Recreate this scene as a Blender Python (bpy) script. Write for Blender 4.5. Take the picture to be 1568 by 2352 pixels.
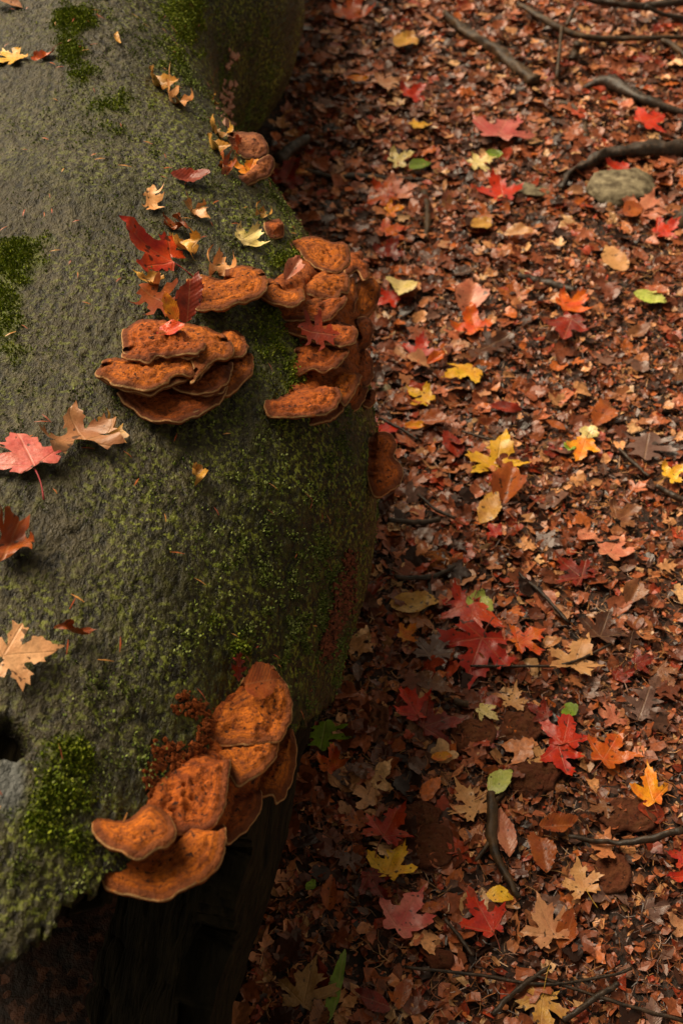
import bpy, bmesh, math, random
import numpy as np
from mathutils import Vector, Matrix
from mathutils.bvhtree import BVHTree
from mathutils.geometry import delaunay_2d_cdt

for o in list(bpy.data.objects):
    bpy.data.objects.remove(o)
scene = bpy.context.scene
COL = scene.collection
R = math.radians

# ------------------------------------------------------------------ camera
CAM_H, PITCH, LENS = 1.7, R(47.0), 43.0
cd = bpy.data.cameras.new('camera')
cam = bpy.data.objects.new('camera', cd)
COL.objects.link(cam)
cam.location = (0, 0, CAM_H)
cam.rotation_euler = (math.pi / 2 - PITCH, 0, 0)
cd.sensor_fit = 'VERTICAL'
cd.sensor_height = 36.0
cd.sensor_width = 24.0
cd.lens = LENS
cd.clip_start = 0.05
cd.clip_end = 500
cd.dof.use_dof = True
cd.dof.focus_distance = 1.60
cd.dof.aperture_fstop = 6.5
scene.camera = cam

# ------------------------------------------------------------------ light
SUN_DIR = Vector((-0.58, 0.50, 0.86)).normalized()      # towards the sun: behind the log, high
EL = math.asin(SUN_DIR.z)
AZ = math.atan2(SUN_DIR.x, SUN_DIR.y)
w = bpy.data.worlds.new('World')
scene.world = w
w.use_nodes = True
nt = w.node_tree
bg = nt.nodes['Background']
sky = nt.nodes.new('ShaderNodeTexSky')
sky.sky_type = 'NISHITA'
sky.sun_disc = False
sky.sun_elevation = EL
sky.sun_rotation = AZ
sky.dust_density = 1.5
sky.air_density = 0.22
sky.ozone_density = 1.0
hs = nt.nodes.new('ShaderNodeHueSaturation')               # grey cloud cover: little blue left
hs.inputs['Saturation'].default_value = 0.06
nt.links.new(sky.outputs[0], hs.inputs['Color'])
tn = nt.nodes.new('ShaderNodeMix')                         # light filtered through the autumn canopy
tn.data_type = 'RGBA'
tn.blend_type = 'MULTIPLY'
tn.inputs[0].default_value = 1.0
tn.inputs[7].default_value = (1.0, 0.86, 0.62, 1)
nt.links.new(hs.outputs[0], tn.inputs[6])
nt.links.new(tn.outputs[2], bg.inputs[0])
bg.inputs[1].default_value = 0.05
sd = bpy.data.lights.new('sun', 'SUN')
sd.energy = 1.5
sd.angle = R(42)
sd.color = (1.0, 0.83, 0.60)
sun = bpy.data.objects.new('sun', sd)
COL.objects.link(sun)
sun.rotation_euler = SUN_DIR.to_track_quat('Z', 'Y').to_euler()
scene.view_settings.view_transform = 'Standard'
scene.view_settings.look = 'None'
scene.view_settings.gamma = 1.0
scene.view_settings.use_curve_mapping = False
scene.view_settings.exposure = 1.9

# ------------------------------------------------------------------ pixel rays
# pixels are counted on a 1568 x 2352 copy of the photograph
TU, TV = 12.0 / LENS, 18.0 / LENS
SP, CP = math.sin(PITCH), math.cos(PITCH)
EYE = Vector((0, 0, CAM_H))
def ray(px, py):
    u = (px - 784) / 784 * TU
    v = (1176 - py) / 1176 * TV
    return Vector((u, CP + v * SP, -SP + v * CP))       # depth 1
def to_px(P):
    P = np.asarray(P, dtype=float)
    x, y, z = P[..., 0], P[..., 1], P[..., 2] - CAM_H
    dep = y * CP - z * SP
    upc = y * SP + z * CP
    dep = np.where(dep < 0.05, 0.05, dep)
    return 784 + x / dep / TU * 784, 1176 - upc / dep / TV * 1176, dep
def hit_plane(px, py, p0, n):
    d = ray(px, py)
    t = (p0 - EYE).dot(n) / d.dot(n)
    return EYE + d * t

# ------------------------------------------------------------------ noise
def _h(ix, iy, iz, seed):
    h = (ix.astype(np.int64) * 374761393 + iy.astype(np.int64) * 668265263 + iz.astype(np.int64) * 2147483647 + seed * 144269) & 0xFFFFFFFF
    h = ((h ^ (h >> 13)) * 1274126177) & 0xFFFFFFFF
    h = ((h ^ (h >> 16)) * 2246822519) & 0xFFFFFFFF
    return ((h ^ (h >> 15)) & 0xFFFF) / 65535.0
def vnoise(P, s=1.0, seed=0):
    P = np.asarray(P, dtype=float) / s
    f = np.floor(P)
    t = P - f
    t = t * t * (3 - 2 * t)
    ix, iy, iz = f[:, 0], f[:, 1], f[:, 2]
    r = 0
    for a in (0, 1):
        wx = t[:, 0] if a else 1 - t[:, 0]
        for b in (0, 1):
            wy = t[:, 1] if b else 1 - t[:, 1]
            for c in (0, 1):
                wz = t[:, 2] if c else 1 - t[:, 2]
                r = r + _h(ix + a, iy + b, iz + c, seed) * wx * wy * wz
    return r * 2 - 1
def fbm(P, s, octv=3, seed=0):
    r, a, n = 0, 1.0, 0
    for i in range(octv):
        r = r + a * vnoise(P, s / (2 ** i), seed + i * 17)
        n += a
        a *= 0.5
    return r / n
def P3(x, y, z=0.0):
    x = np.asarray(x, dtype=float)
    return np.stack([x, np.asarray(y, dtype=float) + 0 * x, np.asarray(z, dtype=float) + 0 * x], -1)

# ------------------------------------------------------------------ mesh helpers
def mesh_np(name, verts, faces, mat=None, smooth=True, attrs=None):
    """faces: (n,3) or (n,4) int array, or list of arrays"""
    me = bpy.data.meshes.new(name)
    fl = faces if isinstance(faces, list) else [faces]
    fl = [np.asarray(f, dtype=np.int32) for f in fl if len(f)]
    verts = np.asarray(verts, dtype=np.float32)
    me.vertices.add(len(verts))
    me.vertices.foreach_set('co', verts.ravel())
    tot = np.concatenate([np.full(len(f), f.shape[1], dtype=np.int32) for f in fl])
    idx = np.concatenate([f.ravel() for f in fl])
    me.loops.add(len(idx))
    me.loops.foreach_set('vertex_index', idx)
    me.polygons.add(len(tot))
    st = np.concatenate([[0], np.cumsum(tot)[:-1]]).astype(np.int32)
    me.polygons.foreach_set('loop_start', st)
    me.polygons.foreach_set('loop_total', tot)
    me.polygons.foreach_set('use_smooth', np.full(len(tot), bool(smooth)))
    me.update(calc_edges=True)
    for k, a in (attrs or {}).items():
        a = np.asarray(a, dtype=np.float32)
        if a.ndim == 1:
            at = me.attributes.new(k, 'FLOAT', 'POINT')
            at.data.foreach_set('value', a)
        elif a.shape[1] == 3:
            at = me.attributes.new(k, 'FLOAT_VECTOR', 'POINT')
            at.data.foreach_set('vector', a.ravel())
        else:
            at = me.attributes.new(k, 'FLOAT_COLOR', 'POINT')
            at.data.foreach_set('color', a.ravel())
    if mat:
        me.materials.append(mat)
    return me
def link(name, me, parent=None):
    o = bpy.data.objects.new(name, me)
    COL.objects.link(o)
    if parent:
        o.parent = parent
    return o
def tag(o, label=None, cat=None, group=None, kind=None):
    if label: o['label'] = label
    if cat: o['category'] = cat
    if group: o['group'] = group
    if kind: o['kind'] = kind
    return o
def compact(verts, faces, attrs=None):
    used = np.unique(faces)
    mp = np.full(len(verts), -1)
    mp[used] = np.arange(len(used))
    return verts[used], mp[faces], {k: v[used] for k, v in (attrs or {}).items()}
def grid_faces(nu, nv, wrap=False):
    i, j = np.meshgrid(np.arange(nu - 1), np.arange(nv if wrap else nv - 1), indexing='ij')
    j2 = (j + 1) % nv
    return np.stack([i * nv + j, i * nv + j2, (i + 1) * nv + j2, (i + 1) * nv + j], -1).reshape(-1, 4)
def tube(pts, rad, sides=8, seed=0, rough=0.15):
    """tapered closed tube through pts (list of Vector); returns verts, quads+tris"""
    pts = [Vector(p) for p in pts]
    n = len(pts)
    rad = np.interp(np.linspace(0, 1, n), np.linspace(0, 1, len(rad)), rad)
    V = []
    ref = Vector((0.13, 0.21, 0.97))
    for i, p in enumerate(pts):
        t = (pts[min(i + 1, n - 1)] - pts[max(i - 1, 0)]).normalized()
        a = t.cross(ref)
        if a.length < 1e-3: a = t.cross(Vector((1, 0, 0)))
        a.normalize()
        b = t.cross(a)
        for k in range(sides):
            an = 2 * math.pi * k / sides
            rr = rad[i] * (1 + rough * math.sin(seed + i * 1.7 + k * 2.3) * 0.6 + rough * math.sin(seed * 3 + k * 4.1 + i * .6) * .6)
            V.append(p + (a * math.cos(an) + b * math.sin(an)) * rr)
    F = grid_faces(n, sides, True)
    V = np.array([list(v) for v in V] + [list(pts[0]), list(pts[-1])])
    c0, c1 = n * sides, n * sides + 1
    k = np.arange(sides); k2 = (k + 1) % sides
    T0 = np.stack([np.full(sides, c0), k2, k], -1)
    T1 = np.stack([np.full(sides, c1), (n - 1) * sides + k, (n - 1) * sides + k2], -1)
    return V, [F, np.concatenate([T0, T1])]
def smooth_path(pts, n=24):
    """Catmull-Rom through points"""
    P = [Vector(p) for p in pts]
    if len(P) == 2:
        return [P[0].lerp(P[1], i / (n - 1)) for i in range(n)]
    Q = [P[0] * 2 - P[1]] + P + [P[-1] * 2 - P[-2]]
    out = []
    m = len(P) - 1
    for i in range(n):
        s = i / (n - 1) * m
        k = min(int(s), m - 1); t = s - k
        a, b, c, d = Q[k], Q[k + 1], Q[k + 2], Q[k + 3]
        out.append(0.5 * ((2 * b) + (c - a) * t + (2 * a - 5 * b + 4 * c - d) * t * t + (3 * b - a - 3 * c + d) * t ** 3))
    return out

# ------------------------------------------------------------------ materials
class NT:
    def __init__(s, name):
        s.m = bpy.data.materials.new(name)
        s.m.use_nodes = True
        s.t = s.m.node_tree
        s.b = s.t.nodes['Principled BSDF']
    def n(s, typ, **kw):
        nd = s.t.nodes.new(typ)
        for k, v in kw.items():
            setattr(nd, k, v)
        return nd
    def set(s, sock, v):
        if hasattr(v, 'is_linked') or isinstance(v, bpy.types.NodeSocket):
            s.t.links.new(v, sock)
        else:
            if isinstance(v, tuple) and len(v) == 3 and sock.type == 'RGBA': v = (*v, 1)
            sock.default_value = v
    def math(s, op, a, b=0.0, c=None, clamp=False):
        nd = s.n('ShaderNodeMath', operation=op)
        nd.use_clamp = clamp
        s.set(nd.inputs[0], a); s.set(nd.inputs[1], b)
        if c is not None: s.set(nd.inputs[2], c)
        return nd.outputs[0]
    def mix(s, f, a, b, bt='MIX'):
        nd = s.n('ShaderNodeMix', data_type='RGBA', blend_type=bt)
        s.set(nd.inputs[0], f); s.set(nd.inputs[6], a); s.set(nd.inputs[7], b)
        return nd.outputs[2]
    def noise(s, scale, detail=3, rough=.55, vec=None, w=None):
        nd = s.n('ShaderNodeTexNoise')
        if w is not None:
            nd.noise_dimensions = '4D'; s.set(nd.inputs['W'], w)
        nd.inputs['Scale'].default_value = scale
        nd.inputs['Detail'].default_value = detail
        nd.inputs['Roughness'].default_value = rough
        s.set(nd.inputs['Vector'], vec if vec is not None else s.obj())
        return nd.outputs['Fac']
    def obj(s):
        if not hasattr(s, '_o'): s._o = s.n('ShaderNodeTexCoord').outputs['Object']
        return s._o
    def vor(s, scale, feature='F1', vec=None, out='Distance'):
        nd = s.n('ShaderNodeTexVoronoi', feature=feature)
        nd.inputs['Scale'].default_value = scale
        s.set(nd.inputs['Vector'], vec if vec is not None else s.obj())
        return nd.outputs[out]
    def ramp(s, f, lo, hi):
        nd = s.n('ShaderNodeMapRange')
        s.set(nd.inputs[0], f)
        nd.inputs[1].default_value = lo; nd.inputs[2].default_value = hi
        return nd.outputs[0]
    def attr(s, name, out='Fac', typ='GEOMETRY'):
        nd = s.n('ShaderNodeAttribute', attribute_name=name, attribute_type=typ)
        return nd.outputs[out]
    def scalev(s, v):
        nd = s.n('ShaderNodeVectorMath', operation='MULTIPLY')
        s.set(nd.inputs[0], s.obj()); nd.inputs[1].default_value = v
        return nd.outputs[0]
    def bump(s, h, strength=.5, dist=.004):
        nd = s.n('ShaderNodeBump')
        s.set(nd.inputs['Height'], h)
        nd.inputs['Strength'].default_value = strength
        nd.inputs['Distance'].default_value = dist
        s.t.links.new(nd.outputs[0], s.b.inputs['Normal'])
    def out(s, col, rough=.6, spec=.5):
        s.set(s.b.inputs['Base Color'], col)
        s.set(s.b.inputs['Roughness'], rough)
        s.b.inputs['Specular IOR Level'].default_value = spec
        return s.m

def mat_bark():
    s = NT('bark')
    mp = s.n('ShaderNodeMapping')
    s.t.links.new(s.obj(), mp.inputs['Vector'])
    mp.inputs['Rotation'].default_value = (0, 0, R(24))
    mp.inputs['Scale'].default_value = (1, .48, 1)
    wr = mp.outputs[0]                                   # wrinkles run aslant along the trunk
    grain = s.noise(105, 3, .6, vec=wr)
    fine = s.noise(260, 3, .65)
    mid = s.noise(28, 4, .6)
    big = s.noise(5.5, 3, .5)
    alg = s.attr('algae')
    g2 = s.math('ADD', s.math('MULTIPLY', grain, .72), s.math('MULTIPLY', fine, .28))
    gr = s.ramp(g2, .40, .60)
    grey = s.mix(gr, (.006, .005, .003), (.090, .075, .040))
    grey = s.mix(s.math('MULTIPLY', s.ramp(mid, .42, .62), .75), grey, (.036, .028, .013))
    olive = s.mix(gr, (.004, .0045, .001), (.046, .046, .006))
    f = s.math('ADD', s.math('ADD', alg, .16), s.math('MULTIPLY', s.math('SUBTRACT', big, .5), 1.8), clamp=True)
    col = s.mix(s.ramp(f, .20, .80), grey, olive)
    brown = s.ramp(s.noise(11, 3), .54, .72)
    col = s.mix(s.math('MULTIPLY', brown, .5), col, (.026, .018, .006))
    # yellow-green film of algae in crumbs
    sp = s.ramp(s.noise(135, 3, .6), .52, .60)
    patch = s.ramp(s.noise(9, 3), .36, .62)
    sp = s.math('MULTIPLY', sp, s.math('MULTIPLY', patch, s.math('ADD', alg, .22, clamp=True)))
    col = s.mix(sp, col, (.25, .29, .028))
    pit = s.ramp(s.noise(75, 3, .6, vec=wr), .40, .34)
    col = s.mix(s.math('MULTIPLY', pit, .8), col, (.008, .007, .005))
    col = s.mix(s.math('MULTIPLY', s.attr('moss'), .85), col, (.12, .155, .010))
    col = s.mix(s.attr('scrape'), col, (.10, .105, .10))
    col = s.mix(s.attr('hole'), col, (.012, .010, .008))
    s.bump(s.math('ADD', s.math('MULTIPLY', grain, 1.3), s.math('MULTIPLY', fine, .6)), 1.0, .006)
    return s.out(col, s.ramp(fine, .05, .95), .30)
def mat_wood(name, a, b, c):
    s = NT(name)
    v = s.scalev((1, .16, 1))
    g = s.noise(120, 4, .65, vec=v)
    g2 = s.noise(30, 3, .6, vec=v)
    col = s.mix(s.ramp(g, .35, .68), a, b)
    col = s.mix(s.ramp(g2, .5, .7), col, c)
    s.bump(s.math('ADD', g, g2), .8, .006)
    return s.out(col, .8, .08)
def mat_ground():
    s = NT('ground_litter')
    n1 = s.noise(55, 5, .65)
    n2 = s.noise(14, 3)
    cr = s.vor(90, out='Color')
    sep = s.n('ShaderNodeSeparateColor'); s.t.links.new(cr, sep.inputs[0])
    col = s.mix(s.ramp(n1, .35, .7), (.010, .006, .004), (.075, .03, .016))
    col = s.mix(s.ramp(sep.outputs[0], .7, .95), col, (.16, .06, .03))
    col = s.mix(s.ramp(n2, .5, .75), col, (.03, .024, .02))
    s.bump(s.math('ADD', n1, sep.outputs[1]), .9, .008)
    return s.out(col, .6, .3)
def mat_chip(rough=.36, spec=.40):
    s = NT('litter_chip')
    a = s.n('ShaderNodeAttribute', attribute_name='Col').outputs['Color']
    n = s.noise(160, 3)
    col = s.mix(s.ramp(n, .35, .75), a, s.mix(.55, a, (.02, .01, .006)))
    s.bump(n, .3, .002)
    return s.out(col, rough, spec)
def mat_leaf(name, pinnate):
    s = NT(name)
    oi = s.n('ShaderNodeObjectInfo')
    c1 = oi.outputs['Color']
    c2 = s.attr('tint', 'Color', 'OBJECT')
    luv = s.attr('luv', 'Vector')
    sep = s.n('ShaderNodeSeparateXYZ'); s.t.links.new(luv, sep.inputs[0])
    ax = s.math('ABSOLUTE', sep.outputs[0]); y = sep.outputs[1]
    rnd = s.math('MULTIPLY', oi.outputs['Random'], 40)
    big = s.noise(2.6, 3, .55, vec=luv, w=rnd)
    col = s.mix(s.ramp(big, .40, .62), c1, c2)
    fine = s.noise(14, 3, .6, vec=luv, w=rnd)
    col = s.mix(s.math('MULTIPLY', s.ramp(fine, .46, .76), .5), col, s.mix(.7, col, (.03, .012, .006)))
    # veins
    if pinnate:
        mid = s.ramp(ax, .018, .004)
        q = s.math('FRACT', s.math('MULTIPLY', s.math('SUBTRACT', y, s.math('MULTIPLY', ax, .85)), 11))
        lat = s.ramp(s.math('ABSOLUTE', s.math('SUBTRACT', q, .5)), .12, .02)
        vein = s.math('MAXIMUM', mid, s.math('MULTIPLY', lat, .18))
        hgt = s.math('ADD', s.math('MULTIPLY', s.math('ABSOLUTE', s.math('SUBTRACT', q, .5)), .28), s.math('MULTIPLY', fine, .6))
    else:
        vein = None
        for ang in (90, 33, -22):
            sa, ca = math.sin(R(ang)), math.cos(R(ang))
            per = s.math('ABSOLUTE', s.math('SUBTRACT', s.math('MULTIPLY', ax, sa), s.math('MULTIPLY', y, ca)))
            alo = s.math('ADD', s.math('MULTIPLY', ax, ca), s.math('MULTIPLY', y, sa))
            v = s.math('MULTIPLY', s.ramp(per, .020, .006), s.math('GREATER_THAN', alo, 0.0))
            vein = v if vein is None else s.math('MAXIMUM', vein, v)
        hgt = s.math('ADD', s.math('MULTIPLY', vein, -.6), s.math('MULTIPLY', fine, .8))
    vc = s.mix(.5, s.mix(.5, c1, c2), (.45, .26, .12))
    vc = s.mix(.45, vc, col)
    col = s.mix(s.math('MULTIPLY', vein, .6), col, vc)
    spots = s.ramp(s.noise(9, 1, .4, vec=luv, w=s.math('ADD', rnd, 7)), .655, .685)
    col = s.mix(s.math('MULTIPLY', spots, .8), col, (.025, .014, .008))
    s.bump(hgt, .35, .004)
    s.b.inputs['Coat Weight'].default_value = .10
    s.b.inputs['Coat Roughness'].default_value = .22
    return s.out(col, s.ramp(big, .20, 1.05), .28)
def mat_plain(name, c1, c2, scale=40, rough=.6, bump=.4, spec=.4, stretch=(1, 1, 1)):
    s = NT(name)
    n = s.noise(scale, 4, .6, vec=s.scalev(stretch))
    s.bump(n, bump, .004)
    return s.out(s.mix(s.ramp(n, .35, .68), c1, c2), rough, spec)
def mat_objcol(name, rough=.6, scale=120):
    s = NT(name)
    c = s.n('ShaderNodeObjectInfo').outputs['Color']
    n = s.noise(scale, 3, .6)
    s.bump(n, .4, .003)
    return s.out(s.mix(s.ramp(n, .35, .7), c, s.mix(.6, c, (.02, .012, .008))), rough, .4)
def mat_cap():
    """velvety bracket: object colour = middle zone, rim attribute = metres from the margin"""
    s = NT('bracket_cap')
    c = s.n('ShaderNodeObjectInfo').outputs['Color']
    d = s.attr('rim'); top = s.attr('topside')
    n = s.noise(210, 4, .7)
    n2 = s.noise(55, 4, .65)
    n3 = s.noise(480, 3, .65)
    dd = s.math('ADD', d, s.math('MULTIPLY', s.math('SUBTRACT', n2, .5), .0045))
    rust = s.mix(.75, c, (.12, .022, .006))
    col = s.mix(s.ramp(n2, .38, .66), s.mix(.12, c, (.55, .18, .02)), rust)
    col = s.mix(s.math('MULTIPLY', s.ramp(n, .48, .68), .75), col, (.10, .022, .008))
    band = s.math('MULTIPLY', s.ramp(dd, .011, .005), s.ramp(dd, .0005, .002))
    col = s.mix(s.math('MULTIPLY', band, .72), col, (.085, .024, .011))
    ring = s.math('MULTIPLY', s.ramp(s.math('SINE', s.math('MULTIPLY', dd, 1150)), .2, 1.0), s.ramp(d, .030, .016))
    col = s.mix(s.math('MULTIPLY', ring, .5), col, (.12, .035, .012))
    pit = s.math('MULTIPLY', s.ramp(s.noise(170, 2, .5), .40, .33), s.ramp(d, .006, .016))
    col = s.mix(s.math('MULTIPLY', pit, .9), col, (.022, .007, .004))
    col = s.mix(s.math('MULTIPLY', s.ramp(d, .0017, .0004), s.math('MULTIPLY', s.ramp(n2, .22, .48), .85)), col, (.52, .32, .14))
    col = s.mix(s.math('MULTIPLY', s.ramp(n3, .5, .75), .30), col, (.09, .03, .012))
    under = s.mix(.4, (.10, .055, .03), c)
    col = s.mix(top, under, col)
    s.bump(s.math('ADD', s.math('MULTIPLY', n, .9), s.math('MULTIPLY', n3, .6)), .9, .004)
    return s.out(col, .75, .25)

M_bark = mat_bark()
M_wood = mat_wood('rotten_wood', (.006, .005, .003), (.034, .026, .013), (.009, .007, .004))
M_ground = mat_ground()
M_chip = mat_chip()
M_pal = mat_leaf('palmate_leaf', False)
M_pin = mat_leaf('pinnate_leaf', True)
M_cap = mat_cap()
M_obj = mat_objcol('plain_stalk', .5)
M_crisp = mat_objcol('dry_crisp_leaf', .6, 60)
M_twig = mat_plain('twig_bark', (.012, .008, .005), (.062, .034, .018), 90, .5, .6, .4, (1, 1, .4))
M_branch = mat_plain('branch_bark', (.018, .010, .005), (.10, .052, .020), 45, .6, .7, .35)
M_stone = mat_plain('lichen_stone', (.07, .052, .03), (.30, .25, .155), 45, .8, 1.0, .2)
M_slate = mat_plain('slate_stone', (.035, .034, .028), (.085, .08, .065), 25, .5, .3, .5)
M_moss = mat_chip(.75, .15)
M_moss.name = 'moss_blade'
M_frass = mat_plain('red_crumbs', (.05, .015, .008), (.26, .075, .035), 130, .8, .8, .2)

rng = random.Random(5)
nr = np.random.default_rng(7)

# ================================================================== the fallen log (shape)
Y_K = [0.0, .35, .55, .77, .94, 1.03, 1.12, 1.21, 1.41, 1.64, 1.83, 2.11, 2.32, 2.48, 2.62, 2.8, 3.0, 3.4, 5.2]
R_K = [-.16, -.11, -.09, -.054, -.013, .004, .034, .05, .055, .045, -.05, -.18, -.245, -.27, -.23, -.13, -.09, -.10, -.16]
C_Y = [0, .8, 1.4, 2.0, 2.5, 3.0, 5.2]
C_X = [-.42, -.42, -.43, -.50, -.56, -.55, -.60]
CZ, RL = .33, .47
def log_cx(y): return np.interp(y, C_Y, C_X)
def log_right(y):
    y = np.asarray(y, dtype=float)
    return sum(np.interp(y + o, Y_K, R_K) for o in (-.06, -.03, 0, .03, .06)) / 5
def log_rz(y): return np.interp(y, [0, .5, 1.4, 1.9, 2.5, 3, 5.2], [.37, .38, .40, .385, .36, .38, .36])
def log_pt(th, y, inset=0.0):
    cx = log_cx(y)
    c, s = np.cos(th), np.sin(th)
    rx = np.where(c > 0, log_right(y) - cx, RL)
    rz = log_rz(y)
    e = 0.92                                            # slightly square section
    cc, ss = np.sign(c) * np.abs(c) ** e, np.sign(s) * np.abs(s) ** e
    return np.stack([cx + (rx - inset) * cc, y, CZ + (rz - inset) * ss], -1)
def log_nrm(th, y):
    c, s = np.cos(th), np.sin(th)
    rx = np.where(c > 0, log_right(y) - log_cx(y), RL)
    n = np.stack([c / rx, 0 * c, s / log_rz(y)], -1)
    return n / np.linalg.norm(n, axis=-1, keepdims=True)
TH_E = np.radians([-180, -90, -40, -10, 0, 12, 25, 38, 50, 62, 75, 90, 120, 180])
Y_E = [.95, 1.05, 1.05, 1.00, .92, .83, .70, .60, .525, .46, .405, .385, .38, .95]
def y_edge(th): return np.interp(th, TH_E, Y_E)

# ================================================================== ground
def gz(x, y):
    x = np.atleast_1d(np.asarray(x, dtype=float)); y = np.atleast_1d(np.asarray(y, dtype=float))
    p = P3(x, y)
    h = .022 * fbm(p, .55, 2, 3) + .010 * fbm(p, .16, 2, 9)
    gap = x - log_right(y)
    h = h + .03 * np.exp(-np.clip(gap + .02, 0, 9) / .10) * (x > -1.6) * (y < 5)
    return h
def gz1(x, y): return float(gz([x], [y])[0])
xs = np.unique(np.concatenate([np.linspace(-150, -8, 12), np.linspace(-8, -1.5, 16), np.linspace(-1.5, -.45, 40), np.arange(-.45, 1.35, .008), np.linspace(1.35, 8, 22), np.linspace(8, 150, 12)]))
ys = np.unique(np.concatenate([np.linspace(-150, -6, 12), np.linspace(-6, .35, 26), np.arange(.35, 4.3, .009), np.linspace(4.3, 12, 22), np.linspace(12, 150, 12)]))
gx, gy = np.meshgrid(xs, ys, indexing='ij')
px_, py_ = gx.ravel(), gy.ravel()
pp = P3(px_, py_)
gh = gz(px_, py_) + np.where((np.abs(px_) < 2.5) & (py_ > 0) & (py_ < 5), .006 * fbm(pp, .045, 3, 40), 0)
ground = link('ground', mesh_np('ground', np.stack([px_, py_, gh], -1), grid_faces(len(xs), len(ys))[:, ::-1], M_ground))
tag(ground, 'damp dark forest floor under the leaf litter', 'ground', kind='structure')

# ================================================================== log mesh
def pix_blob(px, py, blobs):
    r = np.zeros_like(px)
    for (x, y, a, b, s) in blobs:
        r = np.maximum(r, s * np.exp(-(((px - x) / a) ** 2 + ((py - y) / b) ** 2) * .9))
    return r
MOSS = [(25, 600, 60, 55, 1), (5, 700, 45, 60, .9), (170, 1740, 42, 55, 1), (135, 1830, 50, 60, 1), (95, 1900, 40, 40, .85), (170, 1930, 55, 40, .5),
        (170, 45, 50, 30, .8), (165, 120, 30, 40, .75), (185, 165, 40, 30, .5), (425, 35, 40, 60, .8), (405, 130, 25, 40, .4), (655, 590, 45, 28, .55),
        (480, 1420, 40, 40, .35), (545, 1490, 22, 30, .5), (630, 800, 45, 80, .35), (660, 880, 40, 60, .5), (30, 820, 30, 30, .45), (230, 250, 80, 60, .3)]
fine_t = np.arange(R(-62), R(140), .0037 / .42)
th_u = np.unique(np.concatenate([fine_t, np.linspace(R(140), R(298), 46)]))[:-1]
th_u = np.where(th_u > math.pi, th_u - 2 * math.pi, th_u)
ys_l = np.concatenate([np.arange(.345, 2.75, .0038), np.linspace(2.76, 3.4, 60), np.linspace(3.42, 5.0, 50)])
LY, LT = np.meshgrid(ys_l, th_u, indexing='ij')
ly, lt = LY.ravel(), LT.ravel()
b0 = log_pt(lt, ly); bn = log_nrm(lt, ly)
disp = .013 * fbm(b0, .22, 2, 1) + .0030 * fbm(b0 * [1, .8, 1], .06, 2, 5)
slant = b0 @ np.array([[1, .35, 0], [-.35, .75, 0], [0, 0, 1.0]])
f1 = vnoise(slant, .0078, 11); f2 = vnoise(slant, .0048, 12)
calm = np.clip(.75 + .5 * fbm(b0, .12, 2, 77), .25, 1.2)
f3 = vnoise(slant, .017, 14)
disp += (.0016 * np.abs(f1) + .0017 * f2 - .0016 * np.exp(-(f1 / .16) ** 2) - .0010 * np.exp(-(f3 / .07) ** 2)) * calm
pits = vnoise(b0, .016, 21)
disp -= .0035 * np.clip((pits - .66) / .25, 0, 1)
bp = b0 + bn * disp[:, None]
bpx, bpy_, bdep = to_px(bp)
def ragged(q, s_, sd): return vnoise(q, s_, sd)
front = (lt > R(-40)) & (lt < R(130)) & (ly < 2.8)
moss = np.where(front, pix_blob(bpx, bpy_, MOSS), 0)
moss = np.clip((moss + .48 * fbm(b0, .022, 3, 31) * (moss > .03) - .14) / .7, 0, 1)
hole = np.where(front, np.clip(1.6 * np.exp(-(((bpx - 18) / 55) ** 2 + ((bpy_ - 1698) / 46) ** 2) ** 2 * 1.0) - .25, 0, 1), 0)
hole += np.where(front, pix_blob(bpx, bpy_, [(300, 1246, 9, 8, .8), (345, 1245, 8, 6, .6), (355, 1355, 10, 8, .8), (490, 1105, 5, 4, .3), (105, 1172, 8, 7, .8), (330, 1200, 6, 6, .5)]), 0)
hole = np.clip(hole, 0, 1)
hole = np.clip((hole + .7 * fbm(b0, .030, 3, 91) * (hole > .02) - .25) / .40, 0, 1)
big_h = np.where((bpx < 110) & (bpy_ > 1600) & (bpy_ < 1800), 1.0, .05)
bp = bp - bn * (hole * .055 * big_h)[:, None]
scrape = np.where(front, pix_blob(bpx, bpy_, [(20, 1800, 45, 90, 1), (20, 1960, 20, 30, .4)]), 0)
scrape = np.clip((scrape - .35) * 2.5, 0, 1) * (1 - hole)
algae = np.clip(.5 + .55 * np.cos(lt - R(0)) - .55 * np.sin(lt) * 0.9 + .1, 0, 1)
algae = np.clip(algae + .22 * (ly > 2.3) - .06, .05, 1)
# slight cushion under moss
bp = bp + bn * (moss * (.003 + .004 * np.abs(vnoise(b0, .009, 61))))[:, None]
F = grid_faces(len(ys_l), len(th_u), True)
fc_y, fc_t = ly[F].mean(1), lt[F[:, 0]]
jag = .030 * fbm(b0[F[:, 0]] * [1, .4, 1], .06, 3, 50) + .016 * vnoise(b0[F[:, 0]], .012, 51)
F = F[fc_y > y_edge(fc_t) + jag]
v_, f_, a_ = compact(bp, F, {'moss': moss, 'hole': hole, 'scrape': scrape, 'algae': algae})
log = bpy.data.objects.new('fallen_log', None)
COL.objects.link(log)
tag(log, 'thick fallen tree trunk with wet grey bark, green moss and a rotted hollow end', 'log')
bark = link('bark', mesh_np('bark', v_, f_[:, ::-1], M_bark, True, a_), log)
so = bark.modifiers.new('thick', 'SOLIDIFY')
so.thickness = .016
so.offset = -1
def bark_bvh():
    # coarse copy of the surface for placing things
    s1, s2 = slice(None, None, 3), slice(None, None, 3)
    g = bp.reshape(len(ys_l), len(th_u), 3)
    keep = g[::3][:, :].copy()
    ny, n_t = keep.shape[:2]
    ff = grid_faces(ny, n_t, True)
    return BVHTree.FromPolygons([Vector(v) for v in keep.reshape(-1, 3)], ff.tolist(), all_triangles=False)
BVH = bark_bvh()
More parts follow.
